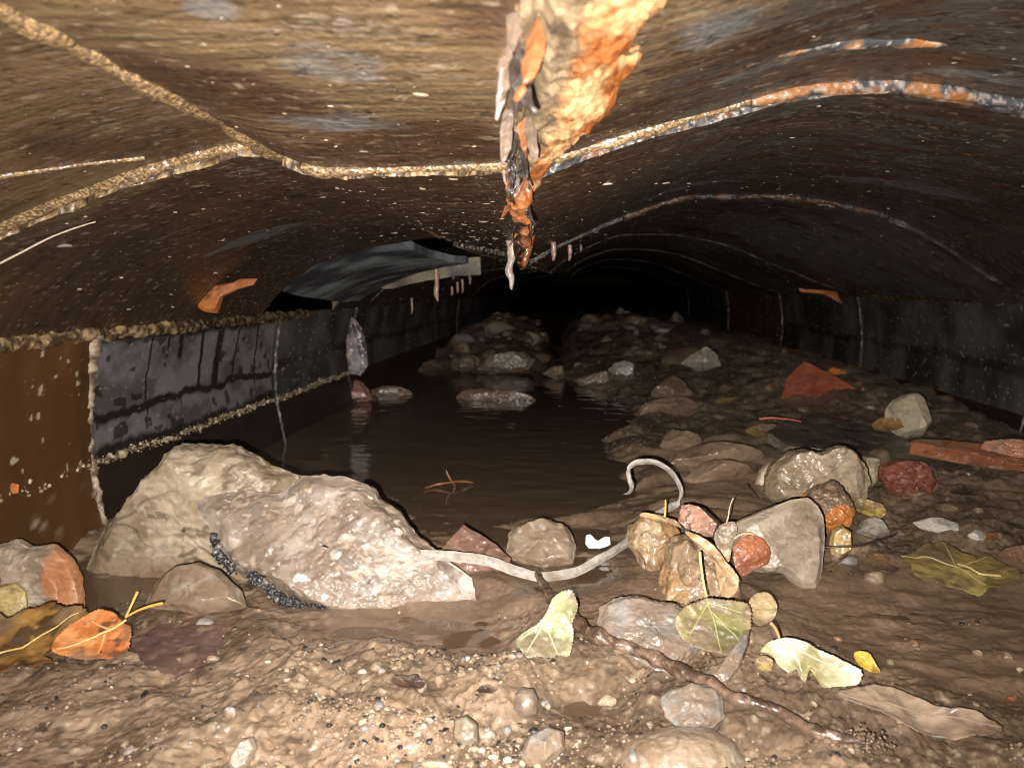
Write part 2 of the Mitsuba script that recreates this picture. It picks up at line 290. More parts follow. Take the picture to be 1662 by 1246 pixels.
def rope_on(zone, us, y, r, name, bsdf, drop=0.006, sx=1.0, rough=0.35, seed=0, label=None, col=None, flat=1.0):
    us = np.asarray(us, float); yy = np.full(us.shape, y) if np.isscalar(y) else np.asarray(y, float)
    p = vault(zone, us, yy); p[:, 2] -= drop
    p += 0.003 * (meshkit.noise(p[:, None, :] * [60, 60, 60] + [[[0, 0, 0], [9, 0, 0], [0, 9, 0]]], seed) - 0.5) * [1, 1, .5]
    r = np.broadcast_to(r, us.shape) * (0.25 + 1.3 * fb(p, 28, 3, seed + 3))
    m = tube_mesh(p, r, 12, rough * float(np.mean(r)), seed, sx)
    part(vc_key, name, mikit.ply(m, bsdf, smooth=True) if col is None else vc(m, bsdf, col(np.array(m.vertices)) if callable(col) else np.tile(col, (len(m.vertices), 1))), label)
# sandy mortar lips at the first joint and along the haunch crack
rope_on(0, np.linspace(0.3, 0.99, 160), 0.497, 0.0062, 'mortar_joint', 'sand_material', 0.001, 0.9, seed=1, label='sandy mortar lip under the near left joint')
rope_on(1, np.linspace(0.12, 0.97, 120), 0.497, 0.0046, 'mortar_joint', 'sand_material', 0.000, 0.9, seed=2)
rope_on(2, np.linspace(0.03, 0.2, 100), 0.496, 0.0042, 'mortar_joint', 'sand_material', 0.000, 0.9, seed=3)
rope_on(2, np.linspace(0.2, 0.75, 260), 0.497, 0.005, 'mortar_joint', 'crumbly_material', 0.001, 0.9, seed=4, label='rust and slate coloured mortar in the near right joint', col=lambda v: rusty(v) * .6)
rope_on(2, np.linspace(0.17, 0.31, 110), np.linspace(0.405, 0.432, 110), np.sin(np.linspace(0.02, PI - .02, 110)) ** .5 * 0.0032 + 0.0005, 'mortar_smear', 'crumbly_material', -0.001, 1.6, seed=14, col=rusty, label='rust coloured smear across the near right panel')
yy = np.linspace(0.2, 1.15, 240)
rope_on(0, np.full(240, 0.992) , yy, 0.0085 * (1 - 0.4 * sst(0.5, 0.7, yy)) , 'mortar_crack', 'sand_material', 0.0025, 1.0, seed=6, label='sand filled lengthwise crack in the left half')
rope_on(0, np.linspace(.58, .77, 60), np.linspace(.425, .478, 60), .0016, 'lime_crack', 'sand_material', -.0004, 1.2, seed=33, label='thin pale crack line across the near left panel')
rope_on(2, np.linspace(0.2, 0.7, 160), 1.215, 0.0055, 'mortar_joint', 'crumbly_material', 0.002, 0.9, seed=7, col=lambda v: rusty(v) * 0.22)

# exposed broken core at the crown, orange to cream
n1, n2 = 200, 120
t, u = np.meshgrid(np.linspace(0, 1, n1), np.linspace(0, 1, n2), indexing='ij')
yv = 0.17 + 0.37 * t
xl = np.interp(yv, [.17, .27, .36, .5, .54], [-.012, -.0225, -.033, -.046, -.05]) + 0.004 * (fb(np.stack([0 * yv, yv, 0 * yv], -1), 50, 3, 2) - .5)
xr = np.interp(yv, [.17, .27, .41, .47, .54], [.05, .0315, .006, -.018, -.036]) + 0.006 * (fb(np.stack([0 * yv + 3, yv, 0 * yv], -1), 55, 3, 4) - .5)
zv = np.interp(yv, [.17, .3, .5, .54], [.352, .349, .331, .326])
P = np.stack([xl + (xr - xl) * u, yv, zv - 0.010 * np.sin(PI * np.clip(u, 0, 1)) ** .8 * (0.4 + 0.6 * (1 - t)) + 0.012 * u ** 2 * (1 - t)], -1)
P[..., 2] += 0.016 * (fb(P, 40, 4, 8) - 0.5) + 0.008 * (fb(P, 200, 3, 9) - .5) + .008 * np.exp(-((u - .12) / .05) ** 2) * sst(.35, .5, fb(P, 30, 2, 3))
cc = lerp([0.07, 0.05, 0.03], [0.30, 0.22, 0.13], fc(P * [1, .5, 1], 110, 4, 3))
org = lerp([0.22, 0.07, 0.017], [0.50, 0.30, 0.145], sst(0.25, 0.75, fc(P * [1, .5, 1], 70, 4, 6) + 0.18 * (u - .5) + 0.14 * (0.4 - t)))
cc = lerp(cc, org, sst(0.33, 0.47, u + 0.25 * (fb(P, 45, 2, 7) - .5) + .25 * sst(.8, 1, t)))
sl = slab(P, np.broadcast_to([0, 0, 0.03], P.shape))
def rep(c, n1, n2, k=0.6): return np.vstack([c.reshape(-1, 3), c.reshape(-1, 3) * k] + [x for A in (c[0], c[-1], c[:, 0], c[:, -1]) for x in (A * k, A * k)])
part(vc_key, 'exposed_core', vc(sl, 'crumbly_material', rep(cc * .68, n1, n2)), 'orange broken clay core exposed at the crown')
# the crown seam further back: dark wet shards and rusty drips
yy = np.linspace(0.5, 1.15, 120)
pc = np.stack([np.interp(yy, [.5, .7, 1.15], [-.043, -.058, -.093]), yy, np.interp(yy, [.5, .7, 1.15], [.325, .313, .290])], -1)
def seam_col(v): return lerp([0.016, 0.010, 0.008], [0.22, 0.075, 0.024], sst(0.45, 0.75, fc(v, 45, 3, 31) + 0.1 * np.sign(v[:, 0] + 0.043 + (v[:, 1] - .5) * .077)))
m = tube_mesh(pc, np.interp(yy, [.5, .75, 1.15], [.0085, .0075, .003]), 26, 0.009, 5, .75, 4); sv = np.array(m.vertices); m = trimesh.Trimesh(sv + .006 * (np.stack([fb(sv, 150, 3, k) for k in (1, 2, 3)], -1) - .5) * [1.5, 1, 1.5], m.faces, process=False); part(vc_key, 'crown_seam', vc(m, 'crumbly_material', seam_col(np.array(m.vertices)), False), 'rusty seam of broken clay along the crown')
rng = np.random.default_rng(5)
for i in range(34):
    yq = rng.uniform(0.3, 0.95) if i > 8 else rng.uniform(0.27, 0.55)
    xq = np.interp(yq, [.27, .5, 1.15], [-.023, -.044, -.093]) + rng.normal(0, 0.004); zq = np.interp(yq, [.27, .5, .7, 1.15], [.346, .329, .318, .295])
    L = rng.uniform(0.010, 0.026); tl = rng.normal(0, 0.006, 2)
    q = np.array([[xq, yq, zq + .006], [xq + tl[0] * .3, yq + tl[1] * .3, zq - L * .4], [xq + tl[0], yq + tl[1], zq - L]])
    m = tube_mesh(q, [rng.uniform(.0018, .004), rng.uniform(.0012, .0034), .0004], 5, 0.0014, i, rng.uniform(.3, 1.3), 3)
    col = [(.03, .02, .015), (.19, .07, .025), (.12, .085, .062), (.02, .014, .011)][i % 4]
    part(vc_key, 'clay_splinter', vc(m, 'crumbly_material', lerp(np.array(col) * .45, col, fc(np.array(m.vertices), 220, 3, i)), False))

# ------------------------------------------------------------------ side walls
def wall_x(side, z, zt): 
    s = np.clip(np.asarray(z) / zt, 0, 1)
    return (-0.5 - 0.014 * np.sin(PI * s)) if side < 0 else (0.65 + 0.016 * np.sin(PI * s))
def wall_panel(side, y0, y1, z0, z1, zt, inset, ny, nz, col, seed):
    y, z = np.meshgrid(np.linspace(y0, y1, ny), np.linspace(z0, z1, nz), indexing='ij')
    x = wall_x(side, z, zt) + side * inset
    P = np.stack([x, y, z], -1)
    P[..., 0] += 0.003 * (fb(P, 14, 3, seed) - .5)
    c = col(P, y, z)
    return vc(slab(P, np.broadcast_to([side * 0.03, 0, 0], P.shape)), 'wall_material', rep(c, ny, nz, 0.8))
def brown_glaze(P, y, z):
    c = lerp([0.055, 0.026, 0.010], [0.10, 0.048, 0.018], fc(P * [1, 1, .25], 30, 3, 50))
    c = lerp(c, [0.4, 0.33, 0.25], 0.9 * sst(0.90, 0.96, fc(P * [1, 1, .45], 190, 2, 51)))
    return c
def grey_scum(P, y, z):
    c = lerp([0.075, 0.069, 0.068], [0.15, 0.14, 0.138], sst(.3, .7, fc(P, 22, 4, 52)))
    k = 0 * y
    w = 0.005 * (fc(np.stack([y, 0 * y, 0 * z], -1), 40, 3, 53) - .5)
    k = np.maximum(k, sst(0.0075, 0.003, np.abs(z - 0.122 - 2 * w)))
    for yd, wd, zb, sl in ((0.93, .006, .17, 0), (0.985, .004, .12, .0), (1.03, .010, .12, .10), (1.085, .003, .12, .12), (0.90, .003, .185, 0), (0.86, .002, .11, 0), (1.16, .003, .11, 0)):
        yc = yd + sl * (z - .13) + 0.006 * (fc(np.stack([0 * y, 0 * y, z], -1), 35, 2, 54) - .5)
        k = np.maximum(k, sst(wd * 1.3, wd * .6, np.abs(y - yc)) * sst(zb - .006, zb + .004, z))
    k = np.maximum(k, sst(.195, .204, z + w)); k = np.maximum(k, sst(.766, .752, y + w)); k = np.maximum(k, sst(.092, .083, z + 2 * w))
    k = np.maximum(k, 0.8 * sst(.80, .85, fc(P, 60, 2, 55)))
    c = lerp(c, [0.016, 0.012, 0.010], np.clip(k, 0, 1))
    return lerp(c, [0.3, 0.28, 0.25], .6 * sst(.93, .97, fc(P, 210, 2, 56)))
def dark_scum(P, y, z):
    c = lerp([0.026, 0.022, 0.020], [0.10, 0.094, 0.091], sst(.15, 1.0, fc(P * [1, 1, .6], 18, 4, 57)))
    c = c * (1 - .5 * sst(.012, .004, np.abs(z - .135 - .02 * (fb(np.stack([y, 0 * y, 0 * z], -1), 9, 3, 59) - .5))))[..., None]
    return lerp(c, [0.4, 0.36, 0.3], .6 * sst(.93, .97, fc(P, 160, 2, 58)))
def right_near(P, y, z):
    c = lerp([0.055, 0.037, 0.016], [0.12, 0.082, 0.036], fc(P * [1, 1, .3], 26, 3, 60))
    return lerp(c, [0.5, 0.44, 0.33], .9 * sst(.93, .97, fc(P * [1, 1, .5], 130, 2, 61)))
def low_wet(P, y, z): return lerp([0.016, 0.009, 0.006], [0.032, 0.019, 0.012], fb(P, 20, 3, 62))
WL = [-1.4, 0.2, 0.746, 1.23, 1.68, 2.3, 3.1, 4.2, 8.3]
WR = [-1.4, 0.48, 1.22, 1.94, 2.7, 3.7, 5.1, 8.3]
wl, wr = 'side_wall', 'side_wall_001'
labels[wl] = {'label': 'low clay side wall on the left with pale scum and crusted tide line', 'category': 'wall'}
labels[wr] = {'label': 'low dark clay side wall on the right with curved vertical joints', 'category': 'wall'}
for k in range(8):
    col = [brown_glaze, brown_glaze, grey_scum, dark_scum, dark_scum, dark_scum, dark_scum, dark_scum][k]
    n = 260 if k in (1, 2) else 90
    part(wl, 'clay_slab', wall_panel(-1, WL[k] + .001, WL[k + 1] - .001, 0.074, 0.216, .215, [0, -.004, 0.003, 0.006, .003, .006, .003, .003][k], n, 110, col, 400 + k), ['', 'brown glazed wall slab', 'wall slab with grey scum and dark drips', '', '', '', '', ''][k] or None)
    part(wl, 'foot_slab', wall_panel(-1, WL[k] + .001, WL[k + 1] - .001, -0.08, 0.073, .215, [0.004, 0.0, 0.014, 0.017, .014, .016, .014, .014][k], 60, 30, brown_glaze if k < 2 else low_wet, 450 + k))
for k in range(7):
    col = [right_near, right_near, dark_scum, dark_scum, brown_glaze, dark_scum, dark_scum][k]
    n = 200 if k in (1, 2) else 90
    part(wr, 'clay_slab', wall_panel(1, WR[k] + .001, WR[k + 1] - .001, 0.066, 0.243, .24, [0, 0, .004, 0, .004, 0, .004][k], n, 90, col, 500 + k))
    part(wr, 'foot_slab', wall_panel(1, WR[k] + .001, WR[k + 1] - .001, -0.08, 0.065, .24, [.01, .008, .014, .012, .014, .012, .014][k], 60, 30, low_wet, 550 + k))
def rope(parent, pts, r, name, col, bsdf='crumbly_material', rough=0.75, seed=0, sub=6, label=None, sides=12, sx=1.0):
    m = tube_mesh(pts, r, sides, rough * float(np.mean(r)), seed, sx, sub)
    v = np.array(m.vertices); v += 1.6 * float(np.mean(r)) * (np.stack([fb(v, 130, 3, seed + k) for k in (1, 2, 3)], -1) - .5); m = trimesh.Trimesh(v, m.faces, process=False)
    return part(parent, name, vc(m, bsdf, col(v) if callable(col) else np.tile(col, (len(v), 1))), label)
def sandy_dark(v): return sandy(v) * 0.42
yl = np.linspace(0.3, 1.35, 90)
rope(wl, np.stack([-.5 + 0 * yl, yl, .212 + .004 * (meshkit.noise(np.stack([yl * 30, 0 * yl, 0 * yl], -1)) - .5)], -1), np.where(yl < .95, .0075, .0065), 'mortar_joint', lambda v: lerp(sandy(v), sandy_dark(v), sst(.8, 1.0, v[:, 1])), seed=2, label='sandy mortar ledge along the top of the wall')
yr = np.linspace(0.5, 5, 120)
rope(wr, np.stack([.652 + 0 * yr, yr, np.interp(yr, [.5, 5], [.239, .246])], -1), 0.006, 'mortar_joint', lambda v: sandy_dark(v) * .8, seed=3)
for k, (side, Yj) in enumerate([(-1, .746), (-1, 1.23), (1, 1.22), (1, 1.94), (1, 2.7), (1, 3.7), (1, 5.1)]):
    zt = .215 if side < 0 else .24
    zz = np.linspace(-0.02, zt, 40)
    pal = (lambda v: lerp([.12, .085, .06], [.38, .30, .22], sst(.4, .7, fb(v, 90, 3, 71)))) if k == 0 else (lambda v: lerp([.05, .045, .04], [.30, .27, .24], sst(.45, .75, fb(v, 80, 3, 72))))
    rope(wl if side < 0 else wr, np.stack([wall_x(side, zz, zt) + (0.0035 if side < 0 and k else 0.001) * -side, Yj + 0 * zz, zz], -1), [.0055 * np.interp(zz, [0, .1, .2], [.6, .7, 1.3]), .0026 + 0 * zz, .002 + 0 * zz, .002 + 0 * zz, .004 + 0 * zz, .006 + 0 * zz, .006 + 0 * zz][k], 'mortar_joint', pal, seed=20 + k, sub=3, sides=9)
rng = np.random.default_rng(3)
def grains(centers, sizes, seed, base=ico0, sq=1.0):
    r = np.random.default_rng(seed); nv = len(base.vertices)
    v = np.array(base.vertices)[None] * (1 + 0.35 * (r.random((len(centers), nv, 1)) - .5))
    R = trimesh.transformations
    rot = np.array([R.random_rotation_matrix(r.random(3))[:3, :3] for _ in range(len(centers))])
    v = np.einsum('kij,kvj->kvi', rot, v * (r.uniform(.6, 1.1, (len(centers), 1, 3)))) * np.asarray(sizes)[:, None, None] * [1, 1, sq] + np.asarray(centers)[:, None]
    f = (np.array(base.faces)[None] + (np.arange(len(centers)) * nv)[:, None, None]).reshape(-1, 3)
    return trimesh.Trimesh(v.reshape(-1, 3), f, process=False), nv
def crust(parent, side, z, y0, y1, n, seed, size, cols):
    r = np.random.default_rng(seed); y = r.uniform(y0, y1, n)
    c = np.stack([wall_x(side, z, .215) - side * r.uniform(-.002, .004, n), y, z + r.normal(0, .0022, n) + .009 * (meshkit.fbm(np.stack([y * 18, 0 * y, 0 * y], -1), 3) - .5)], -1)
    m, nv = grains(c, size * np.exp(r.normal(0, .45, n)), seed)
    part(parent, 'lime_crust', vc(m, 'stone_material', np.repeat(np.array(cols)[r.integers(0, len(cols), n)], nv, 0)), 'crust of pale grains along the tide line', 'stuff')
crust(wl, -1, .075, .5, 1.7, 1500, 9, .00135, [(.30, .23, .14), (.2, .14, .08), (.42, .36, .26), (.1, .07, .045), (.14, .1, .06)])
# splashes of rust and clay on the left wall
# ------------------------------------------------------------------ rocks
def rock_mesh(px, Y0, thick, lean=0.35, rough=0.02, seed=0, N=120, R=26, facets=7, pw=2.4, back=0.8, jag=0.004, fold=0.0):
    """outline in pixels, standing on the plane y = Y0 + lean * z: real depth in front of and behind it"""
    r = np.random.default_rng(seed)
    n = np.array([0, 1.0, -lean]); n /= np.linalg.norm(n)
    o = np.asarray(px, float)
    if Y0 is None:
        b = hit(*o[np.argmax(o[:, 1])]); Y0 = b[1] - lean * b[2] + .3 * thick
    q = on_plane(o[:, 0], o[:, 1], [0, Y0, 0], n)
    q = np.vstack([q, q[:1]]); s = np.r_[0, np.cumsum(np.linalg.norm(np.diff(q, axis=0), axis=1))]
    q = np.stack([np.interp(np.linspace(0, s[-1], N, endpoint=False), s, q[:, k]) for k in range(3)], -1)
    c = shapely.Polygon(q[:, [0, 2]]).centroid; t0 = (c.x - q[:, 0].mean()); 
    c = np.array([c.x, 0, c.y]); c[1] = Y0 + lean * c[2]
    size = s[-1] / 4
    ring = np.sin(np.linspace(0.02, PI / 2, R))
    out = []
    pl = np.c_[r.uniform(.55, 1.05, facets), r.normal(0, .55, (facets, 2))]
    for sgn, th, rr in ((-1, thick, ring), (1, thick * back, ring[::-1][1:])):
        v = c + rr[:, None, None] * (q - c)[None]
        d = (1 - np.clip(rr, 0, 1) ** pw) ** (1 / 2.0)
        d = np.broadcast_to(d[:, None], v.shape[:2]).copy()
        if facets:
            e = (v - c) / size
            for a, b, g in pl: d = np.minimum(d, np.maximum(a + b * e[..., 0] + g * e[..., 2], 0.03) * (0.35 + .65 * sst(1, .8, rr))[:, None] + 0 * d)
        out.append(v + (sgn * th * d)[..., None] * n)
    v = np.concatenate(out).reshape(-1, 3)
    f = grid_faces(2 * R - 1, N, True)
    m = quads(v, f)
    if m.volume < 0: m.invert()
    dirs = (v - c) / (np.linalg.norm(v - c, axis=1, keepdims=True) + 1e-9)
    if jag: v = v + dirs * (jag * size / .1 * (fb(v, 4.5 / size, 2, seed + 5) - .5))[:, None]
    nn = rough * size
    if fold: v = v + dirs * (fold * size * (np.abs(fb(v * [1.5, 1.5, .4], 2.6 / size, 2, seed + 8) - .5) * 4 - .5))[:, None]
    v = v + dirs * (nn * ((fb(v, 2.2 / size, 3, seed) - .5) * 2.2 + (np.abs(fb(v, 7 / size, 3, seed + 1) - .5) - .12) * 1.0 + (fb(v, 24 / size, 2, seed + 2) - .5) * .45))[:, None]
    return trimesh.Trimesh(v, m.faces, process=False)
def mottled(a, b, d=(.05, .04, .03), s=30, dk=.5, lt=(.6, .55, .48), lk=.3, seed=0):
    def fn(v):
        c = lerp(a, b, sst(.2, .8, fc(v, s, 4, seed)))
        c = c * (1 + .35 * (fc(v * [1, 1, 2.4], s * 5, 3, seed + 4) - .5))[..., None]
        c = lerp(c, d, dk * sst(.66, .85, fc(v, s * 3, 3, seed + 1)))
        c = lerp(c, d, .7 * sst(.022, .006, np.abs(fb(v + .006 * fb(v, s * 3, 2, 1)[..., None], s * .8, 3, seed + 3) - .5)) * sst(.4, .6, fc(v, s * .7, 2, seed + 6)))
        return lerp(c, lt, lk * sst(.66, .85, fc(v, s * 6, 2, seed + 2)))
    return fn
def muddy(fn, zt, amount=.8, c=(.17, .115, .072)):
    return lambda v: lerp(fn(v), c, amount * sst(zt, zt * .3, v[:, 2] + .012 * (fb(v, 40, 2, 3) - .5)))
def smeared(fn, k=.85, s=38, seed=0, c=(.165, .115, .074)): return lambda v: lerp(fn(v), c, k * sst(.30, .60, fc(v, s * 2.2, 4, seed + 40) + .25 * sst(.02, .0, v[:, 2])))
def rock(name, label, cat, px, Y0, thick, col, mat='stone_material', group=None, **k):
    m = rock_mesh(px, Y0, thick, **k); return thing(name, label, cat, group, vc(m, mat, col(np.array(m.vertices))))
def fy(py, z=0.004): return float(at_z(np.array(950.), np.array(float(py)), z)[1])

tan_px = [(303, 716), (347, 718), (390, 720), (414, 731), (433, 741), (450, 755), (486, 775), (480, 830), (470, 900), (420, 970), (383, 985), (327, 990), (226, 990), (142, 975), (134, 945), (149, 900), (173, 869), (195, 842), (214, 830), (231, 813), (246, 796), (255, 777), (274, 758), (287, 736)]
rock('boulder', 'large tan limestone boulder against the left wall, behind the grey concrete chunk', 'boulder', tan_px, .655, .05,
     muddy(mottled((.18, .137, .085), (.35, .29, .205), (.085, .06, .035), 24, .7, (.42, .37, .29), .5, 3), .02, .7), lean=.40, rough=.055, seed=4, N=320, R=90, facets=4, pw=3.2, jag=.002)
rock('stone', 'low tan stone lying at the wet foot of the large boulder', 'stone', [(232, 985), (255, 945), (285, 920), (325, 915), (358, 928), (392, 958), (400, 985), (330, 1000)],  None, .02,
     smeared(lambda v, f=muddy(mottled((.33, .26, .18), (.46, .38, .28), (.16, .11, .07), 40, .5, (.6, .54, .46), .3, 8), .012, .8): 0.5 * f(v), 0.85, seed=19), 'slick_material', lean=.9, rough=.03, seed=8, facets=5)
con_px = [(493, 776), (522, 772), (534, 776), (560, 779), (594, 785), (609, 796), (615, 811), (646, 828), (658, 848), (678, 871), (695, 887), (739, 912), (756, 926), (770, 938), (775, 964), (768, 995), (753, 1010), (667, 1012), (580, 1012), (522, 995), (450, 955), (415, 937), (375, 923), (363, 894), (349, 866), (326, 819), (349, 805), (407, 796), (450, 802), (470, 795)]
def aggregate(v):
    r = np.random.default_rng(8); lo, hi = v.min(0) - .01, v.max(0) + .01
    pts = r.uniform(lo, hi, (2600, 3)); tone = r.random(2600)
    w = v + .006 * (np.stack([fc(v, 60, 2, 1), fc(v, 60, 2, 2), fc(v, 60, 2, 3)], -1) - .5)
    d, i = cKDTree(pts).query(w, 2)
    base = lerp([.19, .15, .118], [.35, .30, .255], sst(.3, .7, fc(v, 26, 4, 12)))
    ag = np.array([(.56, .50, .43), (.30, .31, .33), (.46, .34, .24), (.22, .19, .17), (.52, .43, .34)])[(tone * 4.99).astype(int)][i[:, 0]]
    c = lerp(base, ag, (sst(.0012, .0035, d[:, 1] - d[:, 0]) * .75 * (tone[i[:, 0]] > .5)))
    c = lerp(c, [.72, .67, .6], .6 * sst(.84, .92, fc(v, 240, 2, 13)))
    return lerp(c, [.1, .075, .055], .6 * sst(.78, .9, fc(v, 130, 2, 14)))
ck = thing('concrete_chunk', 'jagged grey concrete chunk with pale stones in it, in front of the tan boulder', 'rubble')
cm = rock_mesh(con_px, .598, .05, lean=.50, rough=.055, seed=21, N=340, R=110, facets=5, pw=3.2, jag=.003)
part(ck, 'body', vc(cm, 'crumbly_material', .92 * smeared(muddy(aggregate, .012, .8), .5, 22, 4, (.20, .145, .10))(np.array(cm.vertices))))
cv, cn = np.array(cm.vertices), np.array(cm.vertex_normals)
def proto_stone(seed, cols, flat=.7, rough=.22, base=None, spec=None):
    b = base or trimesh.creation.icosphere(3); v = np.array(b.vertices); r = np.random.default_rng(seed)
    for _ in range(5):
        n = r.normal(size=3); n /= np.linalg.norm(n); h = r.uniform(.55, .85); d = v @ n; v = v - np.maximum(d - h, 0)[:, None] * n * .9
    v = v * (1 + rough * 2 * (fb(v, 1.3, 3, seed) - .5))[:, None] * [1, r.uniform(.65, .95), flat * r.uniform(.8, 1.1)]
    v = v * (1 + .10 * (fb(v, 5, 2, seed + 3) - .5))[:, None]
    m = trimesh.Trimesh(v, b.faces, process=False)
    c = lerp(cols[0], cols[1], sst(.3, .7, fb(v, 2.2, 3, seed + 1))) * .8; c = lerp(c, np.asarray(cols[0]) * .4, .6 * sst(.62, .75, fb(v, 5, 2, seed + 2)))
    return m, c
def mudded(m, c): return lerp(c, [.165, .112, .07], .92 * sst(.5, .05, np.array(m.vertices)[:, 2] + .8 * (fb(np.array(m.vertices), 2, 2, 9) - .5)))
def near_ray(verts, nrm, x, y):
    d = ray(np.array(float(x)), np.array(float(y))); d /= np.linalg.norm(d)
    w = verts - CAM; t = w @ d; off = np.linalg.norm(w - t[:, None] * d, axis=1)
    ok = np.where((off < .004) & (nrm @ d < -.1))[0]
    return ok[np.argmin(t[ok])] if len(ok) else np.argmin(off)
for k, (x, y, s, c) in enumerate([(478, 930, 30, 0), (545, 890, 26, 1), (594, 880, 16, 0), (632, 893, 13, 2), (650, 855, 22, 1), (430, 890, 24, 2), (555, 865, 12, 0), (395, 850, 16, 2), (575, 955, 9, 0), (605, 800, 14, 1), (500, 845, 18, 2), (700, 940, 14, 1), (530, 822, 11, 2), (735, 965, 12, 0), (642, 925, 14, 1)]):
    i = near_ray(cv, cn, x, y)
    m, c2 = proto_stone(60 + k, [((.62, .55, .46), (.72, .66, .58)), ((.42, .38, .33), (.55, .5, .43)), ((.34, .31, .28), (.42, .41, .40))][c], .75, base=ico2)
    v = np.array(m.vertices) * s * .55 * cv[i, 1] / FOC
    part(ck, 'embedded_stone', vc(trimesh.Trimesh(v + cv[i] - cn[i] * s * .25 * cv[i, 1] / FOC, m.faces, process=False), 'stone_material', c2))
rng = np.random.default_rng(12)
tar = np.vstack([np.linspace(a, b, 170) for a, b in (((346, 872), (352, 895)), ((352, 895), (378, 925)), ((405, 932), (430, 948)), ((430, 948), (455, 972)), ((455, 972), (490, 986)), ((490, 986), (545, 994)))]) 
tp = np.array([on_plane(np.array(a + rng.normal(0, 2.5)), np.array(b + rng.normal(0, 4)), [0, .573, 0], [0, 1, -.45]) for a, b in tar])
m, nv = grains(tp, .0013 * np.exp(rng.normal(0, .4, len(tp))), 3)
part(ck, 'tar_edge', vc(m, 'slick_material', np.repeat(np.array([(.012, .012, .013), (.03, .03, .032), (.16, .14, .12), (.02, .02, .02), (.015, .015, .016)])[rng.integers(0, 5, len(tp))], nv, 0)), 'black tarry crust along the lower edge', 'stuff')

OX = float(at_y(np.array(68.), np.array(930.), .56)[0])
def half_orange(v):
    g = mottled((.20, .15, .105), (.36, .29, .22), (.07, .06, .05), 45, .6, (.6, .55, .48), .4, 5)(v)
    o = mottled((.30, .125, .055), (.42, .20, .10), (.2, .1, .05), 35, .4, (.5, .35, .2), .2, 6)(v)
    return lerp(g, o, sst(-.004, .003, v[:, 0] - OX + .45 * (v[:, 2] - .05) + .02 * (fb(v, 30, 2, 7) - .5)))
rock('brick_lump', 'rough brick lump at the left edge, half grey mortar and half orange', 'rubble', [(-70, 890), (-20, 893), (31, 873), (51, 885), (89, 882), (109, 899), (123, 919), (132, 936), (135, 964), (132, 1010), (85, 1020), (-70, 1020)], .56, .03, half_orange, lean=.3, rough=.035, seed=31, N=200, R=50, facets=6, jag=.003)
rock('stone', 'mossy yellow stone beside the brown oak leaf at the left edge', 'stone', [(-30, 955), (0, 950), (25, 945), (42, 960), (45, 990), (20, 1010), (-30, 1010)],  None, .012, mottled((.22, .15, .05), (.36, .27, .11), (.1, .07, .03), 50, .5, (.5, .45, .3), .3, 15), lean=.4, seed=33)
rock('stone_block', 'pale sand coloured block stone standing tilted, a wet brown leaf against it', 'stone', [(1190, 850), (1201, 843), (1239, 827), (1282, 811), (1311, 807), (1329, 821), (1337, 841), (1339, 870), (1333, 922), (1322, 958), (1297, 958), (1268, 930), (1240, 930), (1200, 920), (1182, 880)], .655, .026,
     muddy(mottled((.22, .175, .125), (.34, .28, .21), (.09, .07, .05), 25, .35, (.56, .5, .42), .25, 9), .01), lean=.25, rough=.02, seed=41, N=220, R=50, facets=3, pw=3.4, jag=.002)
rock('boulder', 'cream lumpy stone with two rounded humps on the right bank', 'stone', [(1238, 800), (1241, 770), (1250, 755), (1262, 743), (1277, 733), (1303, 732), (1320, 740), (1330, 736), (1342, 727), (1363, 724), (1389, 737), (1404, 758), (1412, 784), (1403, 815), (1380, 830), (1300, 826), (1255, 815)],  None, .05,
     muddy(mottled((.22, .165, .10), (.37, .295, .20), (.10, .07, .045), 22, .5, (.58, .5, .4), .3, 19), .012), 'slick_material', lean=.4, rough=.05, seed=43, N=220, R=60, facets=4)
rock('stone', 'small cream stone leaning on the left of the two humped stone', 'stone', [(1225, 786), (1232, 762), (1248, 750), (1262, 752), (1262, 790), (1235, 795)],  None, .018, mottled((.34, .27, .185), (.45, .37, .27), (.17, .125, .08), 30, .4, seed=22), lean=.4, seed=44)
rock('stone', 'small tan stone right of the two humped cream stone', 'stone', [(1400, 740), (1425, 742), (1428, 775), (1415, 790), (1400, 785)],  None, .02, mottled((.25, .2, .14), (.36, .3, .2), (.12, .09, .06), 30, .4, seed=23), lean=.4, seed=45)
def lump_col(v): return lerp(mottled((.17, .115, .07), (.28, .195, .12), (.09, .06, .035), 22, .5, (.42, .32, .22), .3, 25)(v), [.34, .2, .085], .55 * sst(.5, .62, fc(v, 18, 3, 77)))
rock('clay_lump', 'glistening brown mud coated lump behind the olive leaf with a leaf draped over it', 'mud lump', [(1062, 985), (1068, 940), (1074, 910), (1084, 882), (1106, 863), (1130, 866), (1160, 888), (1182, 918), (1197, 940), (1199, 975), (1150, 995), (1100, 998)], .615, .03, lump_col, 'slick_material', lean=.35, rough=.06, fold=.11, seed=51, N=200, R=60, facets=0)
def lumpA(v): return lerp(mottled((.3, .21, .12), (.46, .35, .21), (.15, .09, .05), 20, .5, (.6, .5, .35), .3, 27)(v), [.26, .15, .07], sst(-.002, .006, v[:, 0] - .068))
rock('clay_lump', 'cream and brown wet lump the grey strap passes behind', 'mud lump', [(1018, 875), (1024, 855), (1040, 836), (1064, 834), (1092, 846), (1104, 862), (1085, 895), (1072, 935), (1046, 935), (1030, 905)], .70, .022, lumpA, 'slick_material', lean=.15, rough=.06, fold=.12, seed=53, N=180, R=50, facets=0)
def spot(v): return lerp(mottled((.14, .095, .062), (.22, .155, .10), (.07, .05, .03), 35, .5, (.4, .3, .22), .3, 29)(v), [.45, .17, .05], sst(.55, .62, fc(v, 32, 2, 80)))
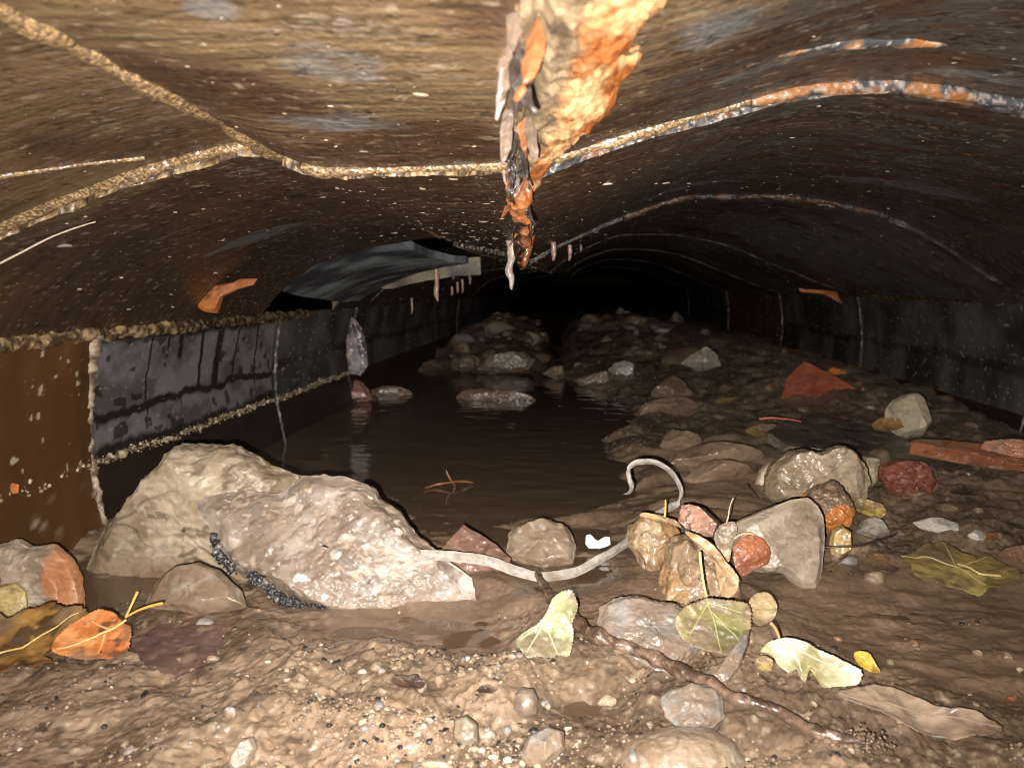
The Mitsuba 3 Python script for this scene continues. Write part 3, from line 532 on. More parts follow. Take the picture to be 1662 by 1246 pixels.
rock('clay_lump', 'knobbly brown lump with an orange spot behind the pale block stone', 'mud lump', [(1298, 815), (1307, 798), (1322, 788), (1345, 779), (1363, 786), (1376, 802), (1382, 835), (1375, 862), (1340, 866), (1310, 850)], .775, .028, spot, 'slick_material', lean=.35, rough=.11, fold=.06, seed=55, N=180, R=50, facets=0)
rock('red_rock', 'dark red knobbly rock on the right bank', 'stone', [(1424, 775), (1428, 757), (1447, 750), (1465, 747), (1492, 752), (1511, 764), (1519, 785), (1508, 806), (1472, 808), (1440, 795)],  None, .03, mottled((.15, .048, .036), (.26, .085, .06), (.07, .03, .025), 35, .5, (.45, .3, .26), .35, 35), 'slick_material', lean=.5, rough=.06, seed=57, N=180, R=50, facets=5)
rock('stone', 'rounded cream stone by the foot of the right wall', 'stone', [(1433, 690), (1437, 664), (1447, 650), (1462, 641), (1480, 638), (1492, 645), (1500, 664), (1506, 690), (1495, 708), (1460, 708)],  None, .045, mottled((.30, .25, .17), (.40, .34, .24), (.14, .11, .08), 18, .5, (.5, .44, .34), .3, 37), lean=.35, rough=.03, seed=59, N=160, R=44, facets=4)
rock('cobble', 'large smooth pinkish cobble at the bottom edge of the view', 'stone', [(978, 1300), (984, 1246), (1000, 1216), (1040, 1190), (1090, 1177), (1150, 1180), (1190, 1200), (1212, 1232), (1222, 1300), (1100, 1340)], .405, .03, smeared(lambda v, f=mottled((.42, .31, .21), (.58, .47, .35), (.3, .2, .12), 30, .3, (.72, .65, .53), .6, 45): 0.50 * f(v), 0.35, seed=27), lean=.5, rough=.02, seed=61, N=220, R=60, facets=0, jag=.002)
rock('stone', 'pale grey stone partly under the olive leaf', 'stone', [(968, 1010), (975, 988), (995, 973), (1022, 969), (1060, 975), (1095, 982), (1130, 1000), (1135, 1050), (1100, 1095), (1060, 1090), (1020, 1062), (985, 1040)],  None, .014, smeared(lambda v, f=mottled((.34, .30, .26), (.50, .46, .42), (.22, .16, .12), 35, .5, (.7, .66, .6), .4, 47): 0.42 * f(v), 0.7, seed=28), 'slick_material', lean=1.3, rough=.09, seed=63, N=180, R=50, facets=6)
rock('stone', 'grey stone in the mud between the olive leaf and the pale curled leaf', 'stone', [(1150, 1105), (1185, 1060), (1205, 1030), (1216, 1022), (1214, 1050), (1198, 1085), (1178, 1115), (1160, 1120)],  None, .008, smeared(lambda v, f=mottled((.30, .26, .22), (.44, .40, .36), (.2, .15, .11), 35, .5, (.62, .58, .54), .3, 48): 0.45 * f(v), 0.8, seed=29), 'slick_material', lean=1.3, rough=.09, seed=64, facets=4)
rock('stone', 'grey stone just above the large bottom cobble, under the twig', 'stone', [(1072, 1130), (1090, 1118), (1120, 1112), (1160, 1118), (1176, 1128), (1176, 1165), (1152, 1182), (1105, 1188), (1078, 1165)],  None, .012, smeared(lambda v, f=mottled((.32, .28, .24), (.48, .44, .39), (.2, .15, .11), 35, .5, (.68, .64, .58), .4, 49): 0.36 * f(v), 0.6, seed=21), lean=1.2, rough=.09, seed=65, facets=7)
rock('stone', 'flat mud coated stone in the shallow water behind the strap', 'stone', [(820, 905), (826, 868), (850, 850), (885, 845), (920, 858), (935, 885), (930, 915), (880, 925)],  None, .022, smeared(lambda v, f=muddy(mottled((.2, .145, .1), (.30, .23, .165), (.1, .07, .05), 30, .5, (.62, .55, .45), .45, 50), .01): 0.85 * f(v), 0.5, seed=21), 'slick_material', lean=1.1, rough=.06, seed=66, facets=4)
rock('stone', 'bulbous shiny mud pebble in the gravel at the front', 'stone', [(833, 1150), (836, 1125), (848, 1115), (866, 1117), (874, 1135), (872, 1160), (850, 1168)],  None, .009, smeared(lambda v, f=mottled((.24, .19, .15), (.33, .27, .21), (.15, .1, .07), 60, .4, seed=52): 0.55 * f(v), 0.5, seed=13), 'slick_material', lean=.6, seed=67, facets=0)
rock('stone', 'grey stone half buried by the gravel near the bottom cobble', 'stone', [(845, 1225), (858, 1195), (890, 1180), (915, 1188), (918, 1215), (890, 1240), (860, 1245)],  None, .01, smeared(lambda v, f=mottled((.30, .27, .24), (.42, .38, .34), (.2, .15, .11), 60, .4, seed=54): 0.45 * f(v), 0.8, seed=22), 'slick_material', lean=1.1, seed=68, facets=4)
rock('stone', 'pale flat stone lying edgewise in the mud below the strap', 'stone', [(735, 1200), (738, 1165), (758, 1160), (775, 1175), (778, 1205), (755, 1215)],  None, .008, smeared(lambda v, f=mottled((.42, .35, .25), (.55, .48, .37), (.3, .2, .13), 60, .4, seed=56): 0.36 * f(v), 0.6, seed=26), lean=.8, seed=69, facets=6)
rock('stone', 'oblong cream stone at the bottom left of the gravel', 'stone', [(372, 1246), (378, 1222), (395, 1200), (412, 1196), (418, 1212), (402, 1244), (385, 1255)],  None, .008, smeared(lambda v, f=mottled((.48, .40, .29), (.6, .53, .42), (.3, .22, .15), 60, .4, seed=58): 0.36 * f(v), 0.6, seed=18), lean=.9, seed=70, facets=5)
rock('white_fragment', 'small white bone-like fragment in the water left of the lumps', 'fragment', [(950, 882), (951, 868), (958, 866), (964, 874), (974, 878), (982, 870), (990, 871), (991, 884), (975, 890), (956, 890)], .735, .004, mottled((.75, .75, .75), (.85, .85, .85), (.5, .5, .48), 40, .2, seed=60), lean=.5, rough=.02, seed=71, facets=0, N=80, R=16)
rock('stone', 'white flat stone on the far right of the mud', 'stone', [(1480, 848), (1500, 842), (1530, 840), (1555, 850), (1558, 862), (1530, 866), (1495, 858)],  None, .008, mottled((.3, .27, .23), (.5, .46, .41), (.15, .11, .08), 40, .5, seed=62), lean=1.2, seed=72, facets=4)
rock('stone', 'small white stone beside the orange stalk on the far right', 'stone', [(1570, 868), (1580, 860), (1597, 863), (1602, 874), (1585, 878)],  None, .006, mottled((.3, .27, .23), (.5, .46, .41), (.15, .11, .08), 40, .4, seed=66), lean=1.2, seed=73, facets=4)
rock('stone', 'rounded grey stone between the block stone and the yellow leaf', 'stone', [(1390, 862), (1398, 845), (1415, 838), (1432, 846), (1444, 868), (1420, 874)],  None, .014, mottled((.22, .19, .155), (.33, .29, .24), (.12, .09, .07), 40, .4, seed=67), 'slick_material', lean=.7, seed=74, facets=3)
rock('stone', 'ochre stone right of the block stone', 'stone', [(1346, 880), (1350, 860), (1365, 852), (1380, 862), (1380, 895), (1362, 905), (1348, 898)],  None, .013, mottled((.28, .18, .06), (.40, .28, .11), (.15, .1, .05), 40, .4, seed=68), 'slick_material', lean=.4, seed=75, facets=2)
rock('stone', 'flat shallow stone island in the far water, left of the channel', 'stone', [(775, 600), (790, 580), (820, 575), (850, 572), (868, 584), (858, 600), (820, 606)], 2.3, .05, mottled((.16, .115, .075), (.24, .18, .125), (.08, .06, .04), 12, .5, seed=82), 'slick_material', lean=.5, rough=.05, seed=76, facets=5)
rock('stone', 'low brown stone left of the flat island in the far water', 'stone', [(732, 595), (737, 582), (755, 575), (772, 582), (775, 598), (750, 605)], 2.3, .05, mottled((.16, .105, .065), (.22, .155, .10), (.08, .06, .04), 12, .5, seed=83), 'slick_material', lean=.5, rough=.05, seed=77, facets=5)
rock('stone', 'pointed brown stone at the right shore of the far water', 'stone', [(880, 606), (900, 598), (916, 596), (917, 612), (900, 616)], 2.2, .04, mottled((.18, .12, .075), (.25, .18, .12), (.08, .06, .04), 12, .5, seed=84), 'slick_material', lean=.5, rough=.05, seed=78, facets=5)
rock('stone', 'wedge shaped brown stone on the right shore beside the pointed one', 'stone', [(932, 618), (960, 610), (988, 606), (992, 622), (975, 632), (945, 628)], 2.05, .05, mottled((.19, .13, .085), (.26, .19, .13), (.08, .06, .04), 12, .5, seed=85), 'slick_material', lean=.5, rough=.05, seed=79, facets=5)
rock('stone', 'glinting pale stone at the right shore of the far water', 'stone', [(985, 606), (995, 590), (1015, 586), (1030, 594), (1030, 612), (1005, 618)], 2.1, .05, mottled((.3, .26, .22), (.42, .38, .33), (.12, .09, .07), 12, .5, seed=86), 'slick_material', lean=.5, rough=.08, seed=80, facets=5)
rock('stone', 'pale triangular stone on the bank below the far right wall', 'stone', [(1104, 590), (1118, 578), (1140, 569), (1166, 576), (1170, 594), (1135, 600)],  None, .05, mottled((.27, .23, .17), (.36, .31, .24), (.12, .09, .07), 12, .5, seed=87), lean=.6, rough=.05, seed=81, facets=5)
rock('stone', 'small rounded stone alone in the dark water on the left', 'stone', [(642, 600), (644, 590), (650, 586), (656, 592), (656, 602), (649, 606)], 2.3, .02, mottled((.17, .12, .07), (.24, .17, .1), (.08, .06, .04), 12, .4, seed=88), lean=.3, seed=82, facets=2)
rock('brick_lump', 'reddish brick lump at the foot of the left wall in the water', 'rubble', [(530, 645), (535, 620), (560, 613), (585, 618), (598, 632), (606, 650), (570, 656)], 1.7, .05, mottled((.22, .12, .085), (.30, .175, .125), (.1, .06, .04), 16, .5, seed=89), 'slick_material', lean=.4, rough=.04, seed=83, facets=5)
# driftwood sediment bars in the pool, and banks of soft mud
for k, (px, Y0, lab) in enumerate([([(740, 646), (760, 641), (800, 643), (850, 648), (872, 653), (830, 656), (760, 655)], 1.78, 'long thin mud bar in the dark pool'),
                                   ([(590, 648), (620, 636), (650, 638), (672, 642), (650, 648), (610, 652)], 1.85, 'mud bar beside the brick lump in the water')]):
    rock('mud_bar', lab, 'mud', px, Y0, .03, mottled((.13, .09, .06), (.19, .135, .09), (.06, .04, .03), 14, .3, seed=90 + k), 'slick_material', lean=2.2, rough=.03, seed=90 + k, facets=0)
for k, (px, Y0, lab) in enumerate([([(1057, 640), (1072, 622), (1092, 614), (1110, 626), (1125, 640), (1090, 648)], 1.85, 'grey brown peaked stone at the shore right of the pool'),
                                   ([(1035, 668), (1060, 660), (1115, 652), (1133, 660), (1100, 670), (1040, 675)], 1.65, 'flat brown stone slab below the peaked stone'),
                                   ([(1070, 725), (1075, 710), (1090, 702), (1105, 712), (1140, 718), (1120, 728), (1085, 732)], 1.28, 'shiny rounded stone at the edge of the flowing mud'),
                                   ([(1082, 755), (1088, 740), (1120, 730), (1180, 730), (1240, 740), (1210, 752), (1130, 760)], 1.12, 'long smooth mud bank right of the pool'),
                                   ([(880, 742), (895, 733), (925, 733), (940, 742), (910, 748)], 1.2, 'low rounded mud bank inside the pool'),
                                   ([(1100, 776), (1140, 764), (1190, 762), (1225, 772), (1190, 782), (1130, 786)], 1.03, 'second smooth mud bank right of the strap loop')]):
    rock('mud_bank' if 'bank' in lab else 'stone', lab, 'mud' if 'bank' in lab else 'stone', px, None, .03, mottled((.15, .10, .068), (.22, .155, .108), (.08, .055, .035), 20, .4, (.3, .22, .16), .25, seed=100 + k), 'slick_material', lean=1.6, rough=.05, seed=100 + k, facets=2)

# ------------------------------------------------------------------ plates: tiles, slabs
def plate(name, label, cat, px, p0, n, thick, face, edge, seed=0, mat='stone_material', group=None, parent=None, rough=.0015):
    """a flat broken plate: its face is the pixel outline cast on a real plane, with a broken rim of its own thickness"""
    n = np.asarray(n, float); n /= np.linalg.norm(n)
    o = np.asarray(px, float); q = on_plane(o[:, 0], o[:, 1], p0, n); q = np.vstack([q, q[:1]])
    s = np.r_[0, np.cumsum(np.linalg.norm(np.diff(q, axis=0), axis=1))]; N = 140
    q = np.stack([np.interp(np.linspace(0, s[-1], N, endpoint=False), s, q[:, k]) for k in range(3)], -1)
    size = s[-1] / 4; c = q.mean(0)
    q = c + (q - c) * (1 + .05 * (fb(q, 8 / size, 3, seed) - .5))[:, None]
    rr = np.linspace(0.02, 1, 26)
    face_v = c + rr[:, None, None] * (q - c)[None]
    face_v = face_v + (rough * 2 * (fb(face_v, 6 / size, 3, seed + 1) - .5))[..., None] * n
    tt = np.linspace(0, 1, 8)
    rim = q[None] - tt[:, None, None] * thick * n
    rim = rim + (rim - c) / size * (.06 * size * .3 * (fb(rim, 30 / size, 2, seed + 2) - .5))[..., None]
    rim[0] = face_v[-1]
    back = c - thick * n + np.linspace(1, .02, 8)[:, None, None] * (q - c)[None]; back[0] = rim[-1]
    vs = [face_v.reshape(-1, 3), rim.reshape(-1, 3), back.reshape(-1, 3)]
    ms = [quads(v, grid_faces(len(v) // N, N, True)) for v in vs]
    m = trimesh.util.concatenate(ms)
    if (np.cross(m.vertices[m.faces[500, 1]] - m.vertices[m.faces[500, 0]], m.vertices[m.faces[500, 2]] - m.vertices[m.faces[500, 0]]) @ n) < 0: m.invert()
    col = np.vstack([face(vs[0]), edge(vs[1]), edge(vs[2])])
    sh = vc(m, mat, col)
    return part(parent, name, sh, label) if parent else thing(name, label, cat, group, sh)
cam_n = lambda tilt, yaw=0: np.array([math.sin(yaw) * math.cos(tilt), -math.cos(yaw) * math.cos(tilt), math.sin(tilt)])
red = mottled((.23, .05, .027), (.30, .068, .035), (.12, .03, .02), 20, .4, (.4, .2, .12), .2, 110)
org = mottled((.42, .12, .03), (.58, .20, .055), (.25, .08, .03), 40, .3, (.6, .35, .15), .3, 111)
plate('tile_shard', 'bright red triangular tile shard leaning by the right wall', 'tile shard', [(1270, 640), (1276, 616), (1290, 600), (1306, 586), (1326, 596), (1350, 607), (1394, 633), (1380, 645), (1300, 655)], [0, 1.62, .03], cam_n(.5, -.1), .014, red, org, 5)
plate('leaf_scrap', 'orange leaf scrap lying on top of the red tile shard', 'leaf', [(1342, 602), (1352, 596), (1366, 600), (1382, 612), (1391, 628), (1376, 622), (1358, 612)], [0, 1.66, .05], cam_n(.6, .2), .003, org, org, 6)
mudface = lambda a: muddy(a, 2.0, .9, (.135, .085, .055))
plate('tile_shard', 'mud smeared red tile with orange broken edges, standing behind the grey strap', 'tile shard', [(714, 893), (752, 851), (780, 867), (805, 883), (829, 906), (820, 925), (808, 960), (790, 985), (700, 990)], [0, .665, .02], cam_n(.75, .15), .012, mottled((.115, .062, .042), (.165, .095, .065), (.06, .035, .025), 25, .5, (.25, .16, .11), .3, 112), org, 7, 'slick_material')
plate('tile_shard', 'pink and brown angular shard between the two wet lumps and the block stone', 'tile shard', [(1100, 846), (1106, 820), (1120, 818), (1135, 822), (1164, 850), (1156, 870), (1130, 870)], [0, .72, .03], cam_n(.35, -.5), .016, mottled((.26, .13, .085), (.36, .20, .14), (.1, .06, .04), 30, .5, (.4, .3, .2), .2, 113), mottled((.12, .075, .05), (.18, .12, .08), seed=2), 8, 'slick_material')
plate('tile_shard', 'flat purple brown tile half sunk in the mud at the left front', 'tile shard', [(212, 1045), (240, 1020), (285, 995), (330, 975), (380, 962), (402, 985), (385, 1020), (358, 1050), (335, 1075), (290, 1090), (240, 1080)], hit(300, 1060, .0048), [0.02, -.05, 1], .012, mottled((.085, .048, .042), (.12, .072, .062), (.2, .15, .11), 30, .75, (.2, .14, .10), .4, 114), mottled((.08, .05, .04), (.1, .06, .05), seed=3), 9, 'slick_material', rough=.003)
plate('slate', 'large dark mud streaked slate sheet lying on the right bank', 'slate', [(1245, 700), (1275, 682), (1330, 672), (1400, 690), (1470, 715), (1560, 748), (1545, 772), (1480, 765), (1400, 745), (1330, 730), (1280, 722)], hit(1400, 745, .012), [.05, -.16, 1], .016, mottled((.06, .047, .036), (.11, .085, .062), (.03, .024, .02), 14, .5, (.2, .16, .12), .4, 115), mottled((.12, .09, .065), (.2, .155, .115), seed=4), 10, 'slick_material', rough=.004)
plate('brick', 'orange brick edge jutting along the foot of the right wall', 'brick', [(1478, 716), (1500, 712), (1560, 716), (1700, 728), (1720, 748), (1620, 740), (1540, 728)], [0, 1.12, .03], cam_n(1.1, -.4), .02, smeared(mottled((.17, .062, .034), (.27, .11, .06), (.08, .04, .03), 25, .6, (.4, .25, .16), .3, 116), .7, 30, 1), mottled((.26, .09, .04), (.36, .14, .06), (.1, .05, .03), 40, .6, seed=1), 11)
plate('brick', 'second orange brick end further along the right wall foot', 'brick', [(1590, 728), (1598, 716), (1640, 712), (1710, 716), (1710, 745), (1650, 742)], [0, 1.06, .035], cam_n(.5, -.5), .02, smeared(mottled((.2, .075, .04), (.30, .12, .06), (.08, .04, .03), 25, .6, (.4, .25, .16), .3, 117), .7, 30, 2), mottled((.26, .09, .04), (.36, .14, .06), (.1, .05, .03), 40, .6, seed=2), 12)
# the displaced slab hanging from the left haunch
A, B, C, D = (np.array(v) for v in ([-.49, 1.14, .266], [-.296, 1.17, .338], [-.205, 1.33, .300], [-.45, 1.52, .232]))
g1, g2 = np.meshgrid(np.linspace(0, 1, 90), np.linspace(0, 1, 70), indexing='ij')
bl = lambda a, b: ((1 - a) * (1 - b))[..., None] * A + (a * (1 - b))[..., None] * B + (a * b)[..., None] * C + ((1 - a) * b)[..., None] * D
P = bl(g1, g2); P[..., 2] += .018 * np.sin(PI * g1) * (1 - .3 * g2) - .010 * np.sin(PI * g2); P[..., :2] += .018 * (fb(P, 12, 3, 5)[..., None] - .5) * (np.maximum(np.abs(g1 - .5), np.abs(g2 - .5)) * 2)[..., None] ** 3
P[..., 2] += .004 * (fb(P, 30, 3, 6) - .5)
c = lerp([.03, .032, .035], [.16, .178, .19], sst(.35, .7, fb(P * [.5, 2, 1], 22, 4, 7)))
ds = slab(P, np.broadcast_to([0, 0.002, .012], P.shape))
thing('loose_slab', 'tilted blue grey clay slab hanging loose from the left side of the vault', 'slab', None, vc(ds, 'wall_material', rep(c, 90, 70, 1.0)))
# haunch behind it, broken end showing pale
u, t = np.meshgrid(np.linspace(0, .99, 70), np.linspace(0, 1, 60)); 
P = vault(0, u, 1.50 + .25 * t - .0 * u); P[..., 2] -= .046 * (1 - t) * sst(0.1, .5, u); P[..., 2] += .005 * (fb(P, 20, 3, 4) - .5)
m = slab(P, np.broadcast_to([0, 0, .034], P.shape)); v = np.array(m.vertices)
part(vc_key, 'clay_panel', vc(m, 'wall_material', lerp([.03, .026, .022], [.19, .155, .095], sst(1.515, 1.505, v[:, 1]) * sst(.25, .5, fb(v, 25, 2, 5)))), 'panel with a pale broken end behind the loose slab')
# grey shelf under the loose slab
rock('clay_shard', 'orange clay shard stuck in the joint below the left haunch', 'tile shard', [(316, 487), (322, 470), (345, 463), (372, 460), (392, 452), (417, 452), (412, 462), (385, 470), (362, 482), (352, 508), (335, 506), (322, 500)], .93, .012, lambda v: org(v) * (.35 + .5 * fc(v, 60, 3, 4))[:, None], lean=0, rough=.03, seed=120, facets=3, N=140, R=26)
part(wl, 'clay_splash', vc(*(lambda m: (m, 'stone_material', org(np.array(m.vertices)) * .8))(rock_mesh([(0, 785), (12, 790), (20, 783), (31, 786), (30, 800), (10, 803), (-6, 798)], .63, .006, seed=122, lean=0, N=80, R=16))), 'orange clay smear on the brown slab')
part(wl, 'clay_splash', vc(*(lambda m: (m, 'stone_material', org(np.array(m.vertices))))(rock_mesh([(82, 702), (88, 695), (100, 696), (104, 704), (92, 710), (83, 709)], .742, .004, seed=123, lean=0, N=60, R=14))), 'orange fleck on the first wall joint')

# ------------------------------------------------------------------ drips and stalactites
def drip(label, path, Y, rad, col, name='stalactite', group=None, mat='slick_material', seed=0):
    p = at_y([a for a, b in path], [b for a, b in path], Y)
    p[0, 2] += .006
    m = tube_mesh(p, np.asarray(rad) * Y / FOC, 10, np.mean(rad) * .35 * Y / FOC, seed, 1.0, 6); v = np.array(m.vertices)
    return thing(name, label, 'stalactite', group, vc(m, mat, lerp(np.asarray(col) * .55, col, fb(v, 60, 2, seed))))
pinkish = (.34, .23, .18)
drip('long pale wrinkled drip hanging from the crown seam, lowest point of the vault', [(829, 396), (832, 412), (828, 425), (826, 440), (830, 455), (830, 470)], .95, [9, 9, 5, 6, 5, 1.5], (.48, .39, .33), seed=1)
drip('shiny dark red drip at the top of the crown seam', [(836, 310), (837, 330), (835, 350), (838, 372), (842, 395)], .72, [8, 9, 8, 6, 3], (.12, .04, .026), seed=2)
drip('rusty orange ragged drip right of the long pale one', [(868, 355), (862, 380), (858, 400), (852, 425), (850, 433)], .86, [8, 8, 7, 5, 2], (.22, .08, .028), seed=3)
drip('pale pointed clay tooth hanging at the left of the crown', [(823, 262), (824, 275), (824, 292), (823, 302)], .50, [11, 10, 9, 2], (.34, .24, .19), seed=4)
drip('pink blurred clay flake hanging near the top of the crown', [(822, 85), (818, 130), (812, 165), (806, 195)], .315, [7, 9, 7, 2], (.26, .17, .15), seed=5)
drip('small pinkish stalactite right of the crown seam', [(898, 400), (899, 412), (898, 423)], 1.1, [4.5, 4, 1.2], pinkish, seed=6)
drip('short thin stalactite right of the small pinkish one', [(925, 404), (925, 414), (924, 423)], 1.15, [3.5, 3, 1], pinkish, seed=7)
drip('thin pink stalactite hanging below the loose slab', [(707, 440), (709, 458), (708, 475), (711, 489)], 1.42, [3.5, 4, 4, 1.5], (.46, .29, .22), seed=8)
for x, y, h in ((742, 462, 14), (750, 458, 18), (733, 470, 10), (762, 452, 10), (942, 402, 7), (668, 488, 22), (735, 440, 14)):
    drip('tiny stalactite in the dark beyond the crown', [(x, y), (x + 1, y + h * .6), (x, y + h)], 1.6, [2.2, 2, .6], (.3, .2, .16), group='tiny stalactites beyond the crown', seed=int(x))
rock('mineral_curtain', 'glassy pale mineral curtain running down the far left wall', 'mineral crust', [(570, 512), (577, 516), (588, 535), (596, 560), (597, 596), (586, 612), (566, 606), (560, 575), (563, 540)], 1.57, .012, mottled((.05, .045, .045), (.26, .23, .225), (.03, .025, .025), 40, .7, (.5, .42, .4), .6, 200), 'slick_material', lean=0, rough=.07, seed=201, facets=5, N=120, R=24)

# ------------------------------------------------------------------ leaves, twig, strap
def leaf(label, px, p0, n, col, name='leaf', cup=.1, seed=0, serr=.03, stalk=None, stalk_col=(.45, .30, .10), veins=None, vein_col=(.4, .4, .25), group=None, curl=.0, holes=0, cat='leaf'):
    n = np.asarray(n, float); n /= np.linalg.norm(n)
    px = np.asarray(px, float)
    for _ in range(2): px = np.stack([.8 * px + .2 * np.roll(px, -1, 0), .2 * px + .8 * np.roll(px, -1, 0)], 1).reshape(-1, 2)
    o = np.asarray(px, float); q = on_plane(o[:, 0], o[:, 1], p0, n); q = np.vstack([q, q[:1]])
    s = np.r_[0, np.cumsum(np.linalg.norm(np.diff(q, axis=0), axis=1))]; N = 180
    q = np.stack([np.interp(np.linspace(0, s[-1], N, endpoint=False), s, q[:, k]) for k in range(3)], -1)
    c = q.mean(0); size = s[-1] / 4
    saw = np.abs((np.arange(N) * .31) % 1 - .5) * 2 - .5
    q = c + (q - c) * (1 + serr * saw + .10 * (fb(q, 5 / size, 3, seed) - .5) + .05 * (fb(q, 22 / size, 2, seed) - .5))[:, None]
    rr = np.linspace(0.02, 1, 30)
    v = c + rr[:, None, None] * (q - c)[None]
    ax = np.cross(n, [1, 0, 0]); ax /= np.linalg.norm(ax)
    def lift(p, r): 
        e = (p - c) / size
        return size * (cup * r ** 2 + .18 * (fb(p, 2.2 / size, 3, seed + 3) - .5) + .05 * (fb(p, 9 / size, 2, seed + 4) - .5) + curl * (e @ ax) ** 2)
    hgt = lift(v, rr[:, None]); front = v + hgt[..., None] * n; back = front - .0005 * n
    f = grid_faces(30, N, True)
    fv = np.vstack([front.reshape(-1, 3), back.reshape(-1, 3)])
    a, b = np.arange(N) + 29 * N, (np.arange(N) + 1) % N + 29 * N
    rim = np.stack([a, b, b + 30 * N, a + 30 * N], -1)
    m = quads(fv, np.vstack([f, f[:, ::-1] + 30 * N, rim]))
    if m.volume < 0: m.invert()
    tv = np.tile(rr[:, None], (1, N)).ravel()
    cc = col(front.reshape(-1, 3), tv)
    key = thing(name, label, cat, group)
    part(key, 'blade', vc(m, 'leaf_material', np.vstack([cc, cc * .85])))
    def onleaf(w):
        p = on_plane([x for x, y in w], [y for x, y in w], p0, n)
        k = np.linspace(0, len(p) - 1, 12); p = np.stack([np.interp(k, np.arange(len(p)), p[:, j]) for j in range(3)], -1)
        ln = np.linalg.norm(q - c, axis=1)
        r = np.array([np.linalg.norm(a - c) / max(np.linalg.norm(q[np.argmax(((q - c) @ (a - c)) / (np.linalg.norm(q - c, axis=1) + 1e-9))] - c), 1e-6) for a in p])
        return p + (lift(p, np.clip(r, 0, 1)) + .0003)[:, None] * n
    for w in veins or []:
        m = tube_mesh(onleaf(w), np.linspace(.0009, .0004, 12), 5); part(key, 'vein', vc(m, 'leaf_material', np.tile(vein_col, (len(m.vertices), 1))))
    for w in stalk or []:
        p = on_plane([a[0] for a in w], [a[1] for a in w], p0, n); p += n * (lift(p, np.ones(len(p)))[0] + np.array([a[2] if len(a) > 2 else .002 for a in w]))[:, None]
        m = tube_mesh(p, np.linspace(.0007, .0010, len(p)), 7, sub=5); part(key, 'stalk', vc(m, 'leaf_material', np.tile(stalk_col, (len(m.vertices), 1))))
    return key
def lc(a, b, d=None, dk=0.6, s=60, seed=0, rim=None, rk=.7):
    def fn(v, t):
        c = lerp(a, b, sst(.3, .7, fc(v, s, 3, seed)))
        if rim is not None: c = lerp(c, rim, rk * sst(.6, 1.0, t + .5 * (fc(v, s, 2, seed + 1) - .5)))
        if d is not None: c = lerp(c, d, dk * sst(.58, .75, fc(v, s * 1.6, 3, seed + 2)))
        c = c * (1 + .3 * (fc(v, 260, 2, seed + 3) - .5))[..., None]
        return lerp(c, [.15, .105, .068], .75 * sst(.60, .85, fc(v, 38, 4, seed + 9) + .12 * t)) * .85
    return fn
def fl(px, py, z=.01): return hit(px, py, min(z, .006))
leaf('lobed brown and ochre oak leaf at the left edge under the orange leaf', [(-40, 1000), (0, 996), (16, 1008), (40, 992), (62, 990), (82, 980), (104, 991), (138, 994), (150, 1012), (110, 1035), (85, 1060), (72, 1070), (92, 1080), (62, 1092), (30, 1088), (14, 1100), (-40, 1105)], hit(50, 1090, .014), [0, -.35, 1], lc((.16, .075, .02), (.34, .19, .05), (.035, .02, .012), .85, 45, 1), seed=1, cup=.05, veins=[[(0, 1062), (60, 1030), (130, 1000)]], vein_col=(.42, .30, .1), serr=.05)
leaf('bright orange round leaf with dark spots on top of the brown oak leaf', [(84, 1060), (90, 1040), (110, 1018), (140, 1000), (168, 992), (188, 996), (200, 1012), (214, 1020), (214, 1040), (207, 1060), (185, 1068), (145, 1074), (105, 1068)], hit(150, 1075, .017), [.05, -.45, 1], lc((.46, .15, .045), (.58, .24, .085), (.06, .03, .02), .8, 70, 2), seed=2, cup=.05, serr=.05,
     stalk=[[(206, 1008), (218, 995, .006), (230, 980, .010)], [(206, 1008), (235, 1001, .006), (270, 997, .009)]], stalk_col=(.5, .27, .06), veins=[[(206, 1009), (150, 1035), (95, 1058)], [(180, 1022), (150, 1010)], [(170, 1030), (160, 1062)]], vein_col=(.62, .33, .12))
leaf('pale green fan shaped leaf lying on the twig', [(923, 955), (937, 970), (938, 991), (928, 1011), (932, 1029), (925, 1068), (908, 1062), (892, 1068), (870, 1064), (857, 1071), (846, 1056), (836, 1042), (850, 1025), (878, 1009), (889, 991), (897, 970)], fl(890, 1072, .006), cam_n(.75, .05), lc((.17, .19, .085), (.28, .295, .145), (.13, .14, .055), .6, 50, 3, (.42, .42, .26), .5), seed=3, cup=.04, serr=.05, veins=[[(884, 1008), (925, 965)], [(884, 1008), (925, 1020)], [(884, 1008), (905, 1062)], [(884, 1008), (855, 1060)], [(884, 1008), (845, 1038)]], vein_col=(.34, .35, .2))
leaf('round olive green leaf with its stalk upright, on the grey stone', [(1109, 984), (1129, 978), (1146, 970), (1170, 974), (1213, 977), (1221, 994), (1219, 1012), (1212, 1034), (1200, 1052), (1182, 1067), (1165, 1060), (1150, 1057), (1122, 1047), (1101, 1028), (1093, 1006)], fl(1150, 1070, .012), cam_n(.8, 0), lc((.10, .105, .035), (.20, .185, .07), (.07, .07, .025), .6, 40, 4, (.27, .20, .09), .85), seed=4, cup=.02, serr=.05, stalk=[[(1146, 971), (1140, 945, .003), (1134, 903, .006)]], stalk_col=(.50, .42, .18), veins=[[(1146, 972), (1160, 1010), (1170, 1060)], [(1148, 980), (1120, 1030)], [(1152, 990), (1200, 1040)], [(1148, 978), (1205, 995)]], vein_col=(.26, .245, .11))
